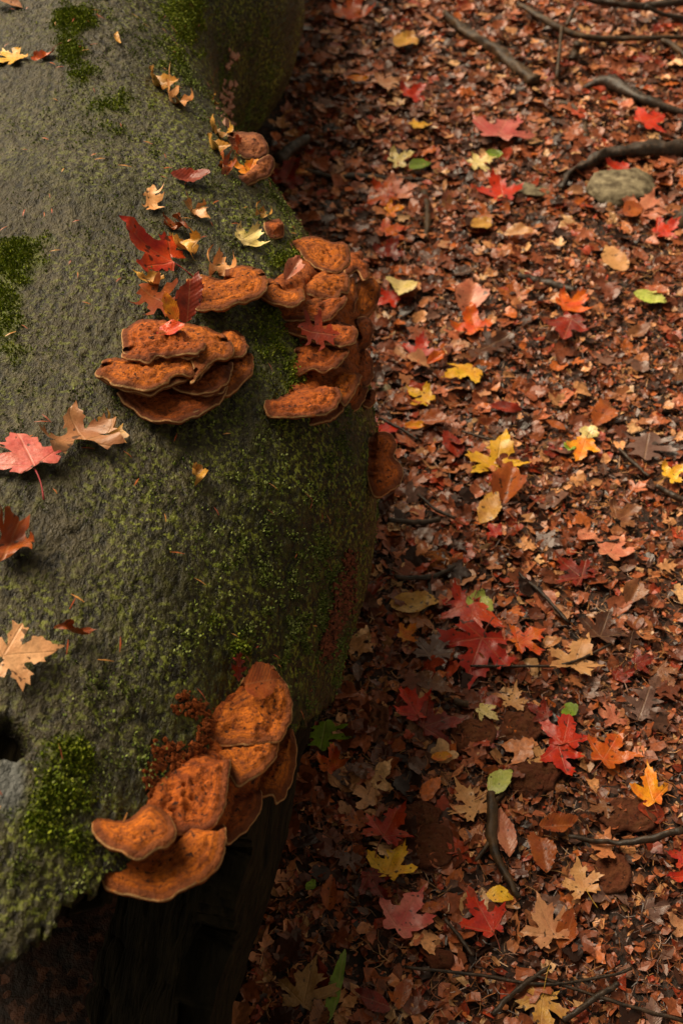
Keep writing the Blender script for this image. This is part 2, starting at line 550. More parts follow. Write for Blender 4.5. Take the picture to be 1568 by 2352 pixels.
def hit_log(px, py):
    for _ in range(40):
        loc, nor, i, d = BVH.ray_cast(EYE, ray(px, py).normalized())
        if loc is not None: break
        px -= 5                                        # just off the silhouette: step back on to the log
    if loc is None: return None, None
    y = loc.y
    cx = float(log_cx(y)); rx = float(log_right(y)) - cx if loc.x > cx else RL
    n = Vector(((loc.x - cx) / rx ** 2, 0, (loc.z - CZ) / float(log_rz(y)) ** 2)).normalized()
    # broad slope along the log
    e = .04
    dr = float(log_right(y + e) - log_right(y - e)) / (2 * e)
    if loc.x > cx: n = (n - Vector((0, dr * max(n.x, 0), 0))).normalized()
    return loc, n
def hit_ground(px, py, dz=0.0):
    d = ray(px, py)
    t = CAM_H / -d.z
    for _ in range(6):
        p = EYE + d * t
        t = (CAM_H - gz1(p.x, p.y) - dz) / -d.z
    return EYE + d * t

# ---- the rotten wood below the bark: a hollow shell, its near wall left standing low
tw = np.linspace(R(-100), R(260), 620)[:-1]
tw = np.where(tw > math.pi, tw - 2 * math.pi, tw)
yw = np.arange(.16, 2.3, .007)
WY, WT = np.meshgrid(yw, tw, indexing='ij')
wy, wt = WY.ravel(), WT.ravel()
w0 = log_pt(wt, wy, .026); wn = log_nrm(wt, wy)
arc = wt * .42
near_in0 = np.clip((.75 - wy) / .5, 0, 1)
gr = P3(arc, wy * .06, 0)
gr = gr @ np.array([[.96, .28, 0], [-.28, .96, 0], [0, 0, 1.0]])
wd = .006 * fbm(gr, .05, 2, 71) + .003 * fbm(gr, .012, 2, 72) + .022 * fbm(w0 * [1, .6, 1], .08, 4, 74) - .02 * near_in0
wp = w0 + wn * (wd - .0)[:, None]
WF = grid_faces(len(yw), len(tw), True)
a, yy = wt[WF[:, 0]], wy[WF].mean(1)
top_lim = np.interp(yy, [.16, .35, .5, .65, .8, .95], R(1) * np.array([-28, -14, -2, 12, 30, 55]))
top_lim = top_lim + .16 * fbm(w0[WF[:, 0]] * [1, .5, 1], .05, 2, 80)
keep = ((a > R(-75)) & (a < top_lim)) | (yy > y_edge(a) + .03 + .05 * vnoise(P3(arc[WF[:, 0]], yy * .1, 2), .02, 83))
WF = WF[keep]
v_, f_, _ = compact(wp, WF)
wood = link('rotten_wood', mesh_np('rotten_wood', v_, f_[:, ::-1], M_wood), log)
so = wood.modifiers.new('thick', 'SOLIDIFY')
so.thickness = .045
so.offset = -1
# back of the hollow and the far end
def disc(y, inset, name, mat):
    t = np.linspace(0, 2 * math.pi, 60, endpoint=False)
    rings = [log_pt(t, np.full(60, y), inset)]
    c = np.array([float(log_cx(y)), y, CZ])
    for k in (.75, .5, .25):
        q = c + (rings[0] - c) * k
        q[:, 1] += .05 * vnoise(q, .08, 5)
        rings.append(q)
    V = np.concatenate(rings + [c[None]])
    Fq = grid_faces(4, 60, True)
    k = np.arange(60)
    Tt = np.stack([180 + k, 180 + (k + 1) % 60, np.full(60, 240)], -1)
    return link(name, mesh_np(name, V, [Fq, Tt], mat), log)
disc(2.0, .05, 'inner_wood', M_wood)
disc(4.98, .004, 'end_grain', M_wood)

# ---- moss blades (uncountable) and pale green specks on the bark
def scatter_on_bark(prob, n, seed):
    g = np.random.default_rng(seed)
    p = prob / prob.sum()
    return g.choice(len(bp), n, p=p), g
vis = front & (ly > y_edge(lt) + .02) & (bpx > -150) & (bpx < 900) & (bpy_ > -150) & (bpy_ < 2352)
def blades(idx, g, hmin, hmax, wd, cols, k=3):
    n = len(idx)
    base = np.repeat(bp[idx], k, 0) + g.normal(0, .0022, (n * k, 3))
    nn = np.repeat(bn[idx], k, 0)
    d = nn + g.normal(0, .55, (n * k, 3))
    d /= np.linalg.norm(d, axis=1, keepdims=True)
    t = np.cross(d, g.normal(0, 1, (n * k, 3)))
    t /= np.linalg.norm(t, axis=1, keepdims=True)
    h = g.uniform(hmin, hmax, (n * k, 1))
    a = base - t * wd - nn * .001; b = base + t * wd - nn * .001
    m1 = base + d * h * .6 + t * wd * 1.2; m0 = base + d * h * .6 - t * wd * 1.2
    tip = base + d * h
    V = np.stack([a, b, m1, tip, m0], 1).reshape(-1, 3)
    o = np.arange(n * k)[:, None] * 5
    F4 = o + np.array([0, 1, 2, 4]); F3 = o + np.array([4, 2, 3])
    c = cols[g.integers(0, len(cols), n * k)] * g.uniform(.6, 1.3, (n * k, 1))
    c = np.concatenate([np.repeat(c, 5, 0), np.ones((n * k * 5, 1))], 1)
    return V, [F4, F3], c
G = np.array([[.14, .20, .008], [.20, .25, .012], [.10, .15, .010], [.26, .30, .03]])
idx, g = scatter_on_bark(np.where(vis, moss ** 1.5, 0) + 1e-12, 15000, 3)
V, Fs, c = blades(idx, g, .0014, .0034, .0011, G)
tag(link('moss', mesh_np('moss', V, Fs, M_moss, False, {'Col': c}), log), kind='stuff')
# crumbly pale algae: little upright flakes
spk = np.clip(fbm(b0, .10, 2, 131) * 1.5 + .30, 0, 1) * np.clip(fbm(b0, .018, 2, 133) * 2.2 + .0, 0, 1)
spk = spk * np.clip(algae + .05, 0, 1) + .45 * pix_blob(bpx, bpy_, [(490, 1420, 45, 45, .8), (540, 1480, 25, 30, .7), (650, 830, 50, 90, 1), (640, 1060, 90, 110, .8), (560, 1250, 120, 120, .5), (700, 1200, 60, 120, .5), (230, 200, 70, 90, .4), (400, 1180, 120, 90, .25)]) * np.clip(fbm(b0, .015, 2, 135) * 2, 0, 1)
idx, g = scatter_on_bark(np.where(vis, spk, 0) + 1e-12, 30000, 4)
G2 = np.array([[.15, .20, .03], [.21, .26, .06], [.10, .15, .02], [.24, .28, .09]])
V, Fs, c = blades(idx, g, .0010, .0026, .0012, G2, 2)
tag(link('lichen', mesh_np('lichen', V, Fs, M_moss, False, {'Col': c}), log), kind='stuff')
# reddish rot crumbs spilling down the flank
def crumbs(name, path, n, spread, size, mat, seed, parent, on_ground=False):
    g = np.random.default_rng(seed)
    V, T = [], []
    k = 0
    for i in range(n):
        x0, y0 = path[g.integers(0, len(path))]
        x, y = x0 + g.normal(0, spread), y0 + g.normal(0, spread * 1.5)
        loc, nn = hit_log(x, y)
        if loc is None: continue
        s = size * g.uniform(.4, 1.5)
        c = loc + nn * s * .3
        oc = [Vector(v) * s * g.uniform(.6, 1.3) for v in ((1, 0, 0), (-1, 0, 0), (0, 1, 0), (0, -1, 0), (0, 0, 1), (0, 0, -1))]
        V += [c + v for v in oc]
        for f in ((0, 2, 4), (2, 1, 4), (1, 3, 4), (3, 0, 4), (2, 0, 5), (1, 2, 5), (3, 1, 5), (0, 3, 5)):
            T.append([k + q for q in f])
        k += 6
    o = link(name, mesh_np(name, np.array([list(v) for v in V]), np.array(T), mat, False), parent)
    tag(o, kind='stuff')
    return o
crumbs('rot_crumbs', [(800, 1290), (798, 1330), (792, 1360), (775, 1400), (768, 1430), (755, 1465), (748, 1490), (790, 1380), (782, 1340)], 420, 9, .0042, M_frass, 9, log)
M_pink = mat_plain('pale_pink_fungus', (.38, .19, .13), (.58, .33, .24), 60, .7, .3, .3)
crumbs('tiny_fungi', [(520, 150), (525, 190), (520, 200), (515, 215), (525, 225), (520, 240), (515, 255), (522, 262), (528, 240), (530, 215), (512, 228), (520, 285), (535, 130)], 75, 6, .0065, M_pink, 10, log)

# ================================================================== bracket fungi
def conv(x0, y0, wsrc):
    k = wsrc / 1568.0
    return lambda pts: [((x0 + a * k) / 1.59439, (y0 + b * k) / 1.59439) for a, b in pts]
cA, cB, cC, cD, c3 = conv(300, 1100, 700), conv(900, 850, 600), conv(300, 2400, 900), conv(700, 100, 450), conv(300, 800, 1200)
cP = lambda pts: pts
def closed_spline(P, per=7):
    P = np.array(P, dtype=float); n = len(P)
    out = []
    for i in range(n):
        a, b, c, d = P[i - 1], P[i], P[(i + 1) % n], P[(i + 2) % n]
        for k in range(per):
            t = k / per
            out.append(.5 * (2 * b + (c - a) * t + (2 * a - 5 * b + 4 * c - d) * t * t + (3 * b - a - 3 * c + d) * t ** 3))
    return np.array(out)
def resample(Q, step):
    Qc = np.concatenate([Q, Q[:1]])
    d = np.concatenate([[0], np.cumsum(np.linalg.norm(np.diff(Qc, axis=0), axis=1))])
    n = max(24, int(d[-1] / step))
    s = np.linspace(0, d[-1], n, endpoint=False)
    return np.stack([np.interp(s, d, Qc[:, 0]), np.interp(s, d, Qc[:, 1])], -1)
def inside(pts, poly):
    x, y = pts[:, 0], pts[:, 1]
    r = np.zeros(len(pts), bool)
    j = len(poly) - 1
    for i in range(len(poly)):
        xi, yi = poly[i]; xj, yj = poly[j]
        c = ((yi > y) != (yj > y)) & (x < (xj - xi) * (y - yi) / (yj - yi + 1e-12) + xi)
        r ^= c
        j = i
    return r
def dist_poly(pts, poly):
    a = poly; b = np.roll(poly, -1, 0)
    ab = b - a
    best = np.full(len(pts), 1e9)
    for k in range(len(a)):
        t = np.clip(((pts - a[k]) @ ab[k]) / (ab[k] @ ab[k] + 1e-15), 0, 1)
        best = np.minimum(best, np.linalg.norm(pts - (a[k] + t[:, None] * ab[k]), axis=1))
    return best
def fill(outline, step, jitter, seed):
    """2-D Delaunay filling of an outline; returns verts2, tris, number of outline verts"""
    lo, hi = outline.min(0), outline.max(0)
    gxx, gyy = np.meshgrid(np.arange(lo[0], hi[0], step), np.arange(lo[1], hi[1], step * .87))
    gxx = gxx + (np.arange(gxx.shape[0]) % 2)[:, None] * step * .5
    q = np.stack([gxx.ravel(), gyy.ravel()], -1)
    g = np.random.default_rng(seed)
    q = q + g.normal(0, jitter * step, q.shape)
    q = q[inside(q, outline)]
    if len(q): q = q[dist_poly(q, outline) > step * .45]
    n = len(outline)
    vs = [Vector(p) for p in outline] + [Vector(p) for p in q]
    es = [(i, (i + 1) % n) for i in range(n)]
    r = delaunay_2d_cdt(vs, es, [list(range(n))], 1, 1e-7)
    v2 = np.array([list(v) for v in r[0]])
    tri = np.array([f for f in r[2] if len(f) == 3])
    # orient counter-clockwise
    e1, e2 = v2[tri[:, 1]] - v2[tri[:, 0]], v2[tri[:, 2]] - v2[tri[:, 0]]
    fl = (e1[:, 0] * e2[:, 1] - e1[:, 1] * e2[:, 0]) < 0
    tri[fl] = tri[fl][:, ::-1]
    return v2, tri
def build_cap(outl, anchor, lift, nrm, colr, parent, seed, dome=.012, deep=.55, rough=1.0, name='cap', maxdeep=.05, p0=None, wave=1.0, rimoff=0.0):
    n = Vector(nrm).normalized()
    if p0 is None:
        loc, ln = hit_log(*anchor)
        p0 = loc + ln * lift
    ex = Vector((1, 0, 0)); ex = (ex - n * ex.dot(n)).normalized(); ey = n.cross(ex)
    w3 = [hit_plane(x, y, p0, n) for x, y in outl]
    q = np.array([[(p - p0).dot(ex), (p - p0).dot(ey)] for p in w3])
    q = closed_spline(q)
    ol = resample(q, .0028)
    cen = ol.mean(0)
    nz = vnoise(np.column_stack([ol * 1.0, np.full(len(ol), seed * 1.3)]), .010, seed) * .0014 + vnoise(np.column_stack([ol * 1.0, np.full(len(ol), seed * 1.3)]), .004, seed + 1) * .0006
    dirs = ol - cen; dirs /= np.linalg.norm(dirs, axis=1, keepdims=True) + 1e-9
    ol = ol + dirs * (nz * 1.2 + .0018 + .0012 * vnoise(np.column_stack([ol, np.full(len(ol), seed * 2.3)]), .022, seed + 2))[:, None]
    v2, tri = fill(ol, .0024, .12, seed)
    d = dist_poly(v2, ol)
    p3 = np.column_stack([v2, np.full(len(v2), seed * .71)])
    size = max(.02, float(d.max()))
    zt = .0018 * (1 - np.exp(-d / .0014)) + dome * .45 * np.clip(d / size, 0, 1)
    ruf = wave * (.006 * fbm(p3, .034, 2, seed + 3) + .0038 * vnoise(p3, .015, seed + 6) * np.exp(-d / .010))
    zt += ruf
    zt += rough * np.clip(d / .007, .30, 1) * (.0022 * fbm(p3, .011, 2, seed + 5) + .0012 * vnoise(p3, .0038, seed + 9))
    zt -= rough * np.clip((d - .008) / .012, 0, 1) * .0042 * np.clip((vnoise(p3, .0048, seed + 11) - .35) / .3, 0, 1) * np.clip(.3 + 1.6 * vnoise(p3, .03, seed + 15), 0, 1)
    zt += .0012 * np.sin(d * 620 + 2 * fbm(p3, .03, 2, seed)) * np.clip(d / .008, 0, 1) * np.exp(-d / .02)
    rimt = .0017 + .0008 * vnoise(p3, .02, seed + 4)
    zb = ruf - rimt - np.minimum(d * deep, maxdeep) - .002 * np.abs(vnoise(p3, .01, seed + 8))
    nv = len(v2)
    X, Yv, N = np.array(ex), np.array(ey), np.array(n)
    top = np.array(p0) + v2[:, :1] * X + v2[:, 1:] * Yv + zt[:, None] * N
    bot = np.array(p0) + v2[:, :1] * X + v2[:, 1:] * Yv + zb[:, None] * N
    if anchor is not None:
        # the rear edge of the cap slopes down and fuses with the bark
        b_ = np.roll(ol, -1, 0) - np.roll(ol, 1, 0)
        on = np.column_stack([b_[:, 1], -b_[:, 0]]); on /= np.linalg.norm(on, axis=1, keepdims=True) + 1e-12
        area = .5 * np.sum(ol[:, 0] * np.roll(ol[:, 1], -1) - np.roll(ol[:, 0], -1) * ol[:, 1])
        if area < 0: on = -on
        near_i = np.argmin(((v2[:, None, :] - ol[None]) ** 2).sum(-1), 1)
        up_ = on[near_i, 1] - .25 * on[near_i, 0]
        wgt = np.clip((up_ - .15) / .5, 0, 1) * np.exp(-(d / .010) ** 2)
        eye = np.array(EYE)
        for vi in np.nonzero(wgt > .02)[0]:
            dv = Vector(top[vi] - eye); tl = dv.length
            hit = BVH.ray_cast(EYE, dv.normalized())
            if hit[0] is None: continue
            extra = max(-.01, min(hit[3] + .004 - tl, .07)) * wgt[vi]
            mv = np.array(dv.normalized()) * extra
            top[vi] += mv; bot[vi] += mv
    # boundary edges
    ed = np.concatenate([tri[:, [0, 1]], tri[:, [1, 2]], tri[:, [2, 0]]])
    key = {}
    for a_, b_ in ed.tolist(): key[(a_, b_)] = 1
    bd = np.array([(a_, b_) for (a_, b_) in key if (b_, a_) not in key])
    side = np.column_stack([bd[:, 1], bd[:, 0], bd[:, 0] + nv, bd[:, 1] + nv])
    V = np.concatenate([top, bot])
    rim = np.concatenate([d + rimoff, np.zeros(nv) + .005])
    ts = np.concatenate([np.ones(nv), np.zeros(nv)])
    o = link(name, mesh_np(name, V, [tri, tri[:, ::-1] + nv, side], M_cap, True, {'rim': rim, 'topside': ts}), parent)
    o.color = (*colr, 1)
    return o
def fungus(label, caps, cv, group=None, under=None):
    root = bpy.data.objects.new('bracket_fungus', None)
    COL.objects.link(root)
    tag(root, label, 'fungus', group)
    full = []
    for c in caps:
        if under and len(c['o']) > 9:                     # thinner shelf of an earlier season below each cap
            mx = sum(q[0] for q in c['o']) / len(c['o']); my = sum(q[1] for q in c['o']) / len(c['o'])
            e = dict(c)
            e['o'] = [(mx + (q[0] - mx) * .95 + under[0], my + (q[1] - my) * .95 + under[1]) for q in c['o'][::2]] 
            e['l'] = c.get('l', .02) - .006
            e['c'] = tuple(v * .62 for v in c.get('c', OR1))
            e['s'] = 700 + len(full) * 11
            full.append(e)
        full.append(c)
    for i, c in enumerate(full):
        outl = cv(c['o'])
        an = cv([c['a']])[0]
        build_cap(outl, an, c.get('l', .02), c.get('n', (.05, .05, 1)), c.get('c', OR1), root, c.get('s', 100 + i * 13 + len(label)), c.get('d', .012), c.get('k', .55), c.get('r', 1.0), wave=c.get('w', 1.0), maxdeep=c.get('m', .05))
    return root
def build_crust(outl, parent, colr, seed, thick=.010):
    """fused base tissue that follows the bark under the caps"""
    q = closed_spline(outl)
    ol = resample(q, 5.0)
    v2, tri = fill(ol, 5.0, .12, seed)
    d = dist_poly(v2, ol)
    P, N = [], []
    for x, y in v2:
        a_, b_ = hit_log(float(x), float(y))
        P.append(list(a_)); N.append(list(b_))
    P, N = np.array(P), np.array(N)
    h = thick * (1 - np.exp(-d / 14)) * (1 + .5 * fbm(P, .02, 2, seed)) + .004 * fbm(P, .009, 3, seed + 2) * np.clip(d / 8, 0, 1) - .003
    V = P + N * h[:, None]
    if np.cross(V[tri[0, 1]] - V[tri[0, 0]], V[tri[0, 2]] - V[tri[0, 0]]) @ N[tri[0, 0]] < 0: tri = tri[:, ::-1]
    o = link('base_tissue', mesh_np('base_tissue', V, tri, M_cap, True, {'rim': np.full(len(V), .02), 'topside': np.ones(len(V))}), parent)
    o.color = (*colr, 1)
    return o
OR1, OR2, OR3, OR4 = (.62, .155, .008), (.54, .115, .009), (.42, .088, .010), (.42, .15, .06)
fun_a = fungus('large layered rust orange bracket cluster lying by a stack of fallen leaves', [
    dict(o=[(300, 770), (380, 850), (470, 915), (560, 960), (650, 980), (760, 988), (860, 950), (980, 905), (1080, 850), (1160, 780), (1190, 700), (1100, 690), (1000, 640), (700, 620), (450, 700), (340, 740)], a=(760, 760), l=.006, n=(.12, .22, 1), c=OR3, k=.4),
    dict(o=[(720, 690), (840, 740), (1000, 780), (1040, 775), (1100, 740), (1190, 660), (1225, 590), (1220, 510), (1160, 505), (1080, 540), (900, 600), (750, 650)], a=(1000, 680), l=.022, n=(.15, .2, 1), c=OR3, k=.4),
    dict(o=[(1180, 780), (1260, 720), (1370, 620), (1400, 540), (1395, 450), (1340, 445), (1220, 470), (1130, 560), (1130, 680)], a=(1200, 580), l=.010, n=(.22, .15, 1), c=OR1, k=.6),
    dict(o=[(1140, 265), (1220, 245), (1290, 275), (1340, 320), (1355, 370), (1330, 440), (1250, 460), (1150, 450), (1080, 350)], a=(1180, 370), l=.014, n=(.2, .12, 1), c=OR1, k=.6),
    dict(o=[(115, 595), (150, 540), (200, 480), (290, 470), (380, 490), (470, 480), (600, 450), (760, 440), (950, 480), (930, 580), (880, 620), (740, 630), (690, 690), (600, 730), (520, 745), (430, 720), (300, 695), (210, 640), (150, 630)], a=(500, 560), l=.024, n=(.10, .18, 1), c=OR1, r=1.3),
    dict(o=[(800, 200), (920, 210), (1050, 230), (1140, 270), (1210, 330), (1235, 390), (1215, 450), (1170, 480), (1080, 480), (1000, 560), (930, 640), (890, 645), (920, 560), (900, 490), (820, 400), (760, 330), (720, 260)], a=(900, 380), l=.034, n=(.14, .14, 1), c=OR1),
    dict(o=[(335, 300), (360, 250), (400, 205), (500, 180), (620, 178), (730, 195), (810, 230), (880, 270), (1000, 350), (1000, 390), (945, 470), (860, 460), (740, 455), (700, 470), (620, 470), (550, 515), (470, 490), (345, 465), (335, 430), (350, 340)], a=(560, 330), l=.034, n=(.10, .12, 1), c=OR2, r=1.6, d=.016),
], cA, under=(14, 20))
fungus('single kidney shaped orange bracket with dark brown margin beside the brown leaves', [
    dict(o=[(510, 285), (545, 262), (600, 268), (650, 292), (678, 288), (685, 250), (730, 226), (800, 230), (860, 260), (888, 300), (880, 340), (850, 370), (780, 390), (700, 420), (620, 430), (565, 430), (530, 400), (520, 350)], a=(620, 320), l=.016, n=(.05, .10, 1), c=OR1, k=.5)], c3)
BN = (.16, .10, 1)
BR = (.55, -.10, 1)
fun_b = fungus('tall stack of orange brackets on the side of the log holding a wet brown leaf', [
    dict(o=[(1040, 1150), (1150, 1120), (1215, 1240), (1210, 1380), (1150, 1480), (1060, 1460), (1020, 1300)], a=(1000, 1250), l=.006, n=BR, c=OR3, k=.8),
    dict(o=[(600, 1845), (700, 1835), (800, 1805), (880, 1745), (935, 1690), (900, 1640), (780, 1660), (600, 1760)], a=(700, 1720), l=.004, n=BN, c=OR3, k=.5),
    dict(o=[(1060, 1460), (1160, 1500), (1140, 1600), (1060, 1690), (980, 1720), (930, 1680), (960, 1560)], a=(1010, 1570), l=.008, n=BR, c=OR3, k=.8),
    dict(o=[(1130, 1560), (1210, 1515), (1242, 1550), (1220, 1620), (1180, 1690), (1120, 1660)], a=(1120, 1600), l=.004, n=BR, c=OR3, k=.8),
    dict(o=[(640, 1430), (760, 1370), (880, 1325), (980, 1325), (1095, 1355), (1090, 1420), (1040, 1520), (1000, 1590), (940, 1650), (880, 1600), (750, 1560), (620, 1500)], a=(800, 1470), l=.018, n=(.26, .06, 1), c=OR1, r=1.3),
    dict(o=[(180, 1700), (190, 1620), (280, 1590), (400, 1540), (520, 1480), (700, 1470), (830, 1475), (890, 1510), (905, 1570), (880, 1640), (800, 1700), (720, 1745), (600, 1770), (480, 1775), (340, 1785), (250, 1760)], a=(520, 1600), l=.026, n=BN, c=OR2, r=1.3),
    dict(o=[(310, 1250), (400, 1230), (460, 1190), (490, 1110), (600, 1050), (700, 1050), (850, 1090), (930, 1120), (978, 1150), (960, 1200), (900, 1270), (820, 1310), (740, 1335), (660, 1320), (600, 1320), (500, 1340), (400, 1310)], a=(640, 1170), l=.022, n=BN, c=OR2, r=1.4),
    dict(o=[(1050, 840), (1150, 810), (1200, 880), (1215, 960), (1180, 1080), (1110, 1140), (1060, 1230), (980, 1300), (920, 1300), (980, 1180), (1010, 1080), (1030, 980)], a=(1020, 1050), l=.014, n=(.75, -.25, 1), c=OR3, k=.8, m=.08),
    dict(o=[(265, 860), (350, 840), (450, 850), (600, 850), (800, 850), (1000, 880), (1060, 940), (1050, 1020), (980, 1080), (900, 1110), (840, 1070), (700, 1050), (600, 1020), (480, 990), (350, 960), (280, 930)], a=(620, 930), l=.022, n=BN, c=OR2),
    dict(o=[(1060, 500), (1160, 400), (1200, 385), (1230, 440), (1270, 500), (1280, 580), (1260, 680), (1220, 760), (1165, 815), (1100, 810), (1030, 780), (1030, 650)], a=(1050, 640), l=.012, n=(.75, -.2, 1), c=OR1, k=.9, m=.09, r=.6),
    dict(o=[(985, 440), (1040, 450), (1070, 540), (1070, 620), (1030, 680), (1035, 760), (1000, 825), (950, 790), (910, 740), (930, 640), (950, 540)], a=(980, 630), l=.026, n=(.55, -.1, 1), c=OR1, k=.8, m=.08, r=.7),
    dict(o=[(980, 190), (1110, 185), (1125, 240), (1120, 300), (1160, 330), (1165, 420), (1130, 460), (1060, 370), (980, 415), (940, 380), (950, 260)], a=(1010, 320), l=.018, n=(.45, .05, 1), c=OR2, k=.8, m=.08),
    dict(o=[(245, 730), (320, 720), (450, 720), (520, 670), (600, 640), (750, 620), (860, 620), (920, 620), (960, 645), (930, 700), (860, 770), (800, 815), (720, 835), (600, 840), (500, 850), (400, 830), (300, 790)], a=(600, 730), l=.026, n=BN, c=OR2),
    dict(o=[(160, 600), (190, 520), (220, 465), (300, 480), (370, 540), (450, 540), (540, 550), (550, 640), (500, 700), (430, 722), (330, 705), (230, 680)], a=(340, 590), l=.024, n=(.10, .14, 1), c=OR1),
    dict(o=[(590, 680), (640, 630), (720, 650), (765, 705), (740, 740), (680, 752), (640, 720)], a=(680, 690), l=.036, n=BN, c=OR1),
    dict(o=[(540, 500), (600, 420), (680, 350), (740, 335), (820, 350), (870, 390), (930, 372), (970, 400), (985, 450), (975, 540), (920, 560), (880, 620), (820, 640), (740, 620), (640, 600), (560, 570)], a=(720, 480), l=.040, n=(.20, .06, 1), c=OR1, r=1.3),
    dict(o=[(400, 110), (470, 70), (560, 58), (700, 62), (820, 95), (920, 100), (975, 140), (998, 200), (990, 290), (960, 340), (900, 370), (840, 385), (700, 345), (620, 290), (560, 240), (500, 170)], a=(640, 300), l=.030, n=(.16, .02, 1), c=OR1, k=.7, m=.07),
], cB)
fun_c = fungus('long run of overlapping bright orange brackets with pale rims above the dark rotten wood', [
    dict(o=[(900, 840), (1050, 830), (1120, 860), (1145, 900), (1130, 980), (1080, 1060), (1020, 1130), (940, 1190), (900, 1120), (860, 1000)], a=(960, 940), l=.008, n=(.4, .0, 1), c=OR3, k=.7),
    dict(o=[(1230, 560), (1310, 470), (1350, 520), (1362, 600), (1350, 700), (1330, 800), (1300, 890), (1235, 955), (1215, 910), (1150, 890), (1090, 820), (1140, 720)], a=(1160, 740), l=.010, n=(.4, 0, 1), c=OR1, k=.7, r=.5),
    dict(o=[(140, 1390), (190, 1340), (270, 1310), (420, 1270), (560, 1180), (650, 1080), (780, 1080), (890, 1090), (915, 1150), (910, 1240), (870, 1320), (800, 1400), (700, 1470), (600, 1530), (520, 1560), (420, 1555), (300, 1520), (220, 1490), (160, 1470)], a=(560, 1230), l=.026, n=(.12, .16, 1), c=OR1, r=.9, k=.5),
    dict(o=[(470, 700), (600, 640), (760, 620), (850, 640), (940, 650), (935, 740), (910, 900), (890, 1000), (850, 1080), (750, 1110), (600, 1120), (480, 1060), (400, 960), (430, 800)], a=(640, 880), l=.016, n=(.24, .10, 1), c=OR2, r=1.3),
    dict(o=[(80, 1120), (95, 1050), (140, 1020), (210, 1030), (290, 1040), (350, 990), (430, 940), (520, 1000), (580, 1080), (595, 1150), (540, 1200), (460, 1250), (370, 1280), (290, 1265), (200, 1220), (130, 1170)], a=(360, 1090), l=.034, n=(.10, .14, 1), c=OR1, r=.8),
    dict(o=[(1040, 130), (1180, 70), (1240, 120), (1300, 210), (1328, 320), (1310, 450), (1255, 545), (1180, 560), (1050, 570), (900, 560), (800, 520), (770, 420), (820, 300), (900, 260), (1000, 220)], a=(980, 380), l=.022, n=(.30, .02, 1), c=OR1, r=1.2),
    dict(o=[(820, 620), (900, 540), (1000, 510), (1130, 510), (1220, 530), (1248, 560), (1235, 640), (1180, 720), (1090, 790), (1010, 820), (975, 800), (930, 740), (880, 680)], a=(980, 640), l=.032, n=(.28, .04, 1), c=OR1, r=1.1),
], cC)
M_rot = mat_plain('rotten_fungus', (.07, .018, .006), (.34, .085, .018), 160, .85, .8, .15)
build_crust(cA([(400, 300), (500, 220), (800, 230), (1100, 280), (1280, 320), (1320, 450), (1300, 580), (1180, 720), (1000, 840), (800, 900), (600, 880), (440, 800), (330, 650), (320, 450)]), fun_a, (.36, .08, .012), 5)
build_crust(cB([(230, 490), (420, 330), (560, 220), (760, 200), (960, 230), (1090, 300), (1150, 480), (1180, 700), (1160, 1000), (1140, 1250), (1120, 1500), (1060, 1640), (850, 1660), (560, 1660), (380, 1600), (430, 1440), (560, 1400), (470, 1240), (520, 1080), (380, 930), (330, 780), (260, 640)]), fun_b, (.44, .10, .012), 6, .016)
build_crust(cC([(1050, 160), (1180, 130), (1250, 250), (1270, 420), (1250, 600), (1200, 780), (1100, 950), (960, 1080), (850, 1200), (700, 1350), (500, 1450), (300, 1420), (280, 1320), (420, 1220), (300, 1160), (380, 1000), (440, 840), (560, 720), (780, 600), (800, 420), (880, 290)]), fun_c, (.46, .10, .012), 7)
crumbs('rotten_crumbs', cC([(620, 330), (660, 310), (700, 330), (740, 340), (780, 370), (800, 420), (790, 480), (820, 530), (780, 560), (480, 650), (520, 620), (560, 600), (600, 640), (480, 720), (450, 760), (640, 640), (700, 620), (740, 600), (430, 820)]), 520, 9, .0028, M_rot, 19, fun_c)
fungus('pinkish brown bracket at the waist of the log holding two small leaves', [
    dict(o=[(500, 1320), (560, 1325), (680, 1345), (790, 1350), (880, 1400), (940, 1460), (965, 1560), (980, 1640), (880, 1700), (760, 1690), (640, 1640), (500, 1500)], a=(560, 1520), l=.02, n=(.2, -.25, 1), c=OR4, k=.7),
    dict(o=[(600, 1960), (640, 1860), (760, 1760), (880, 1690), (1000, 1645), (1060, 1700), (1040, 1800), (960, 1890), (850, 1950), (690, 2020)], a=(640, 1850), l=.02, n=(.2, -.15, 1), c=(.36, .11, .03), k=.7),
], cD)
fungus('small dark bracket low on the log flank near a red leaf', [
    dict(o=[(850, 1005), (890, 995), (910, 1020), (905, 1050), (922, 1075), (915, 1110), (870, 1140), (845, 1100)], a=(846, 1060), l=.004, n=(.25, -.15, 1), c=OR2, k=.8)], cP)
fungus('tiny round orange bracket behind the mossy shoulder of the log', [
    dict(o=[(610, 512), (632, 503), (650, 515), (652, 535), (638, 548), (615, 545)], a=(612, 530), l=.0, n=(.3, -.5, 1), c=OR2, k=.8)], cP)
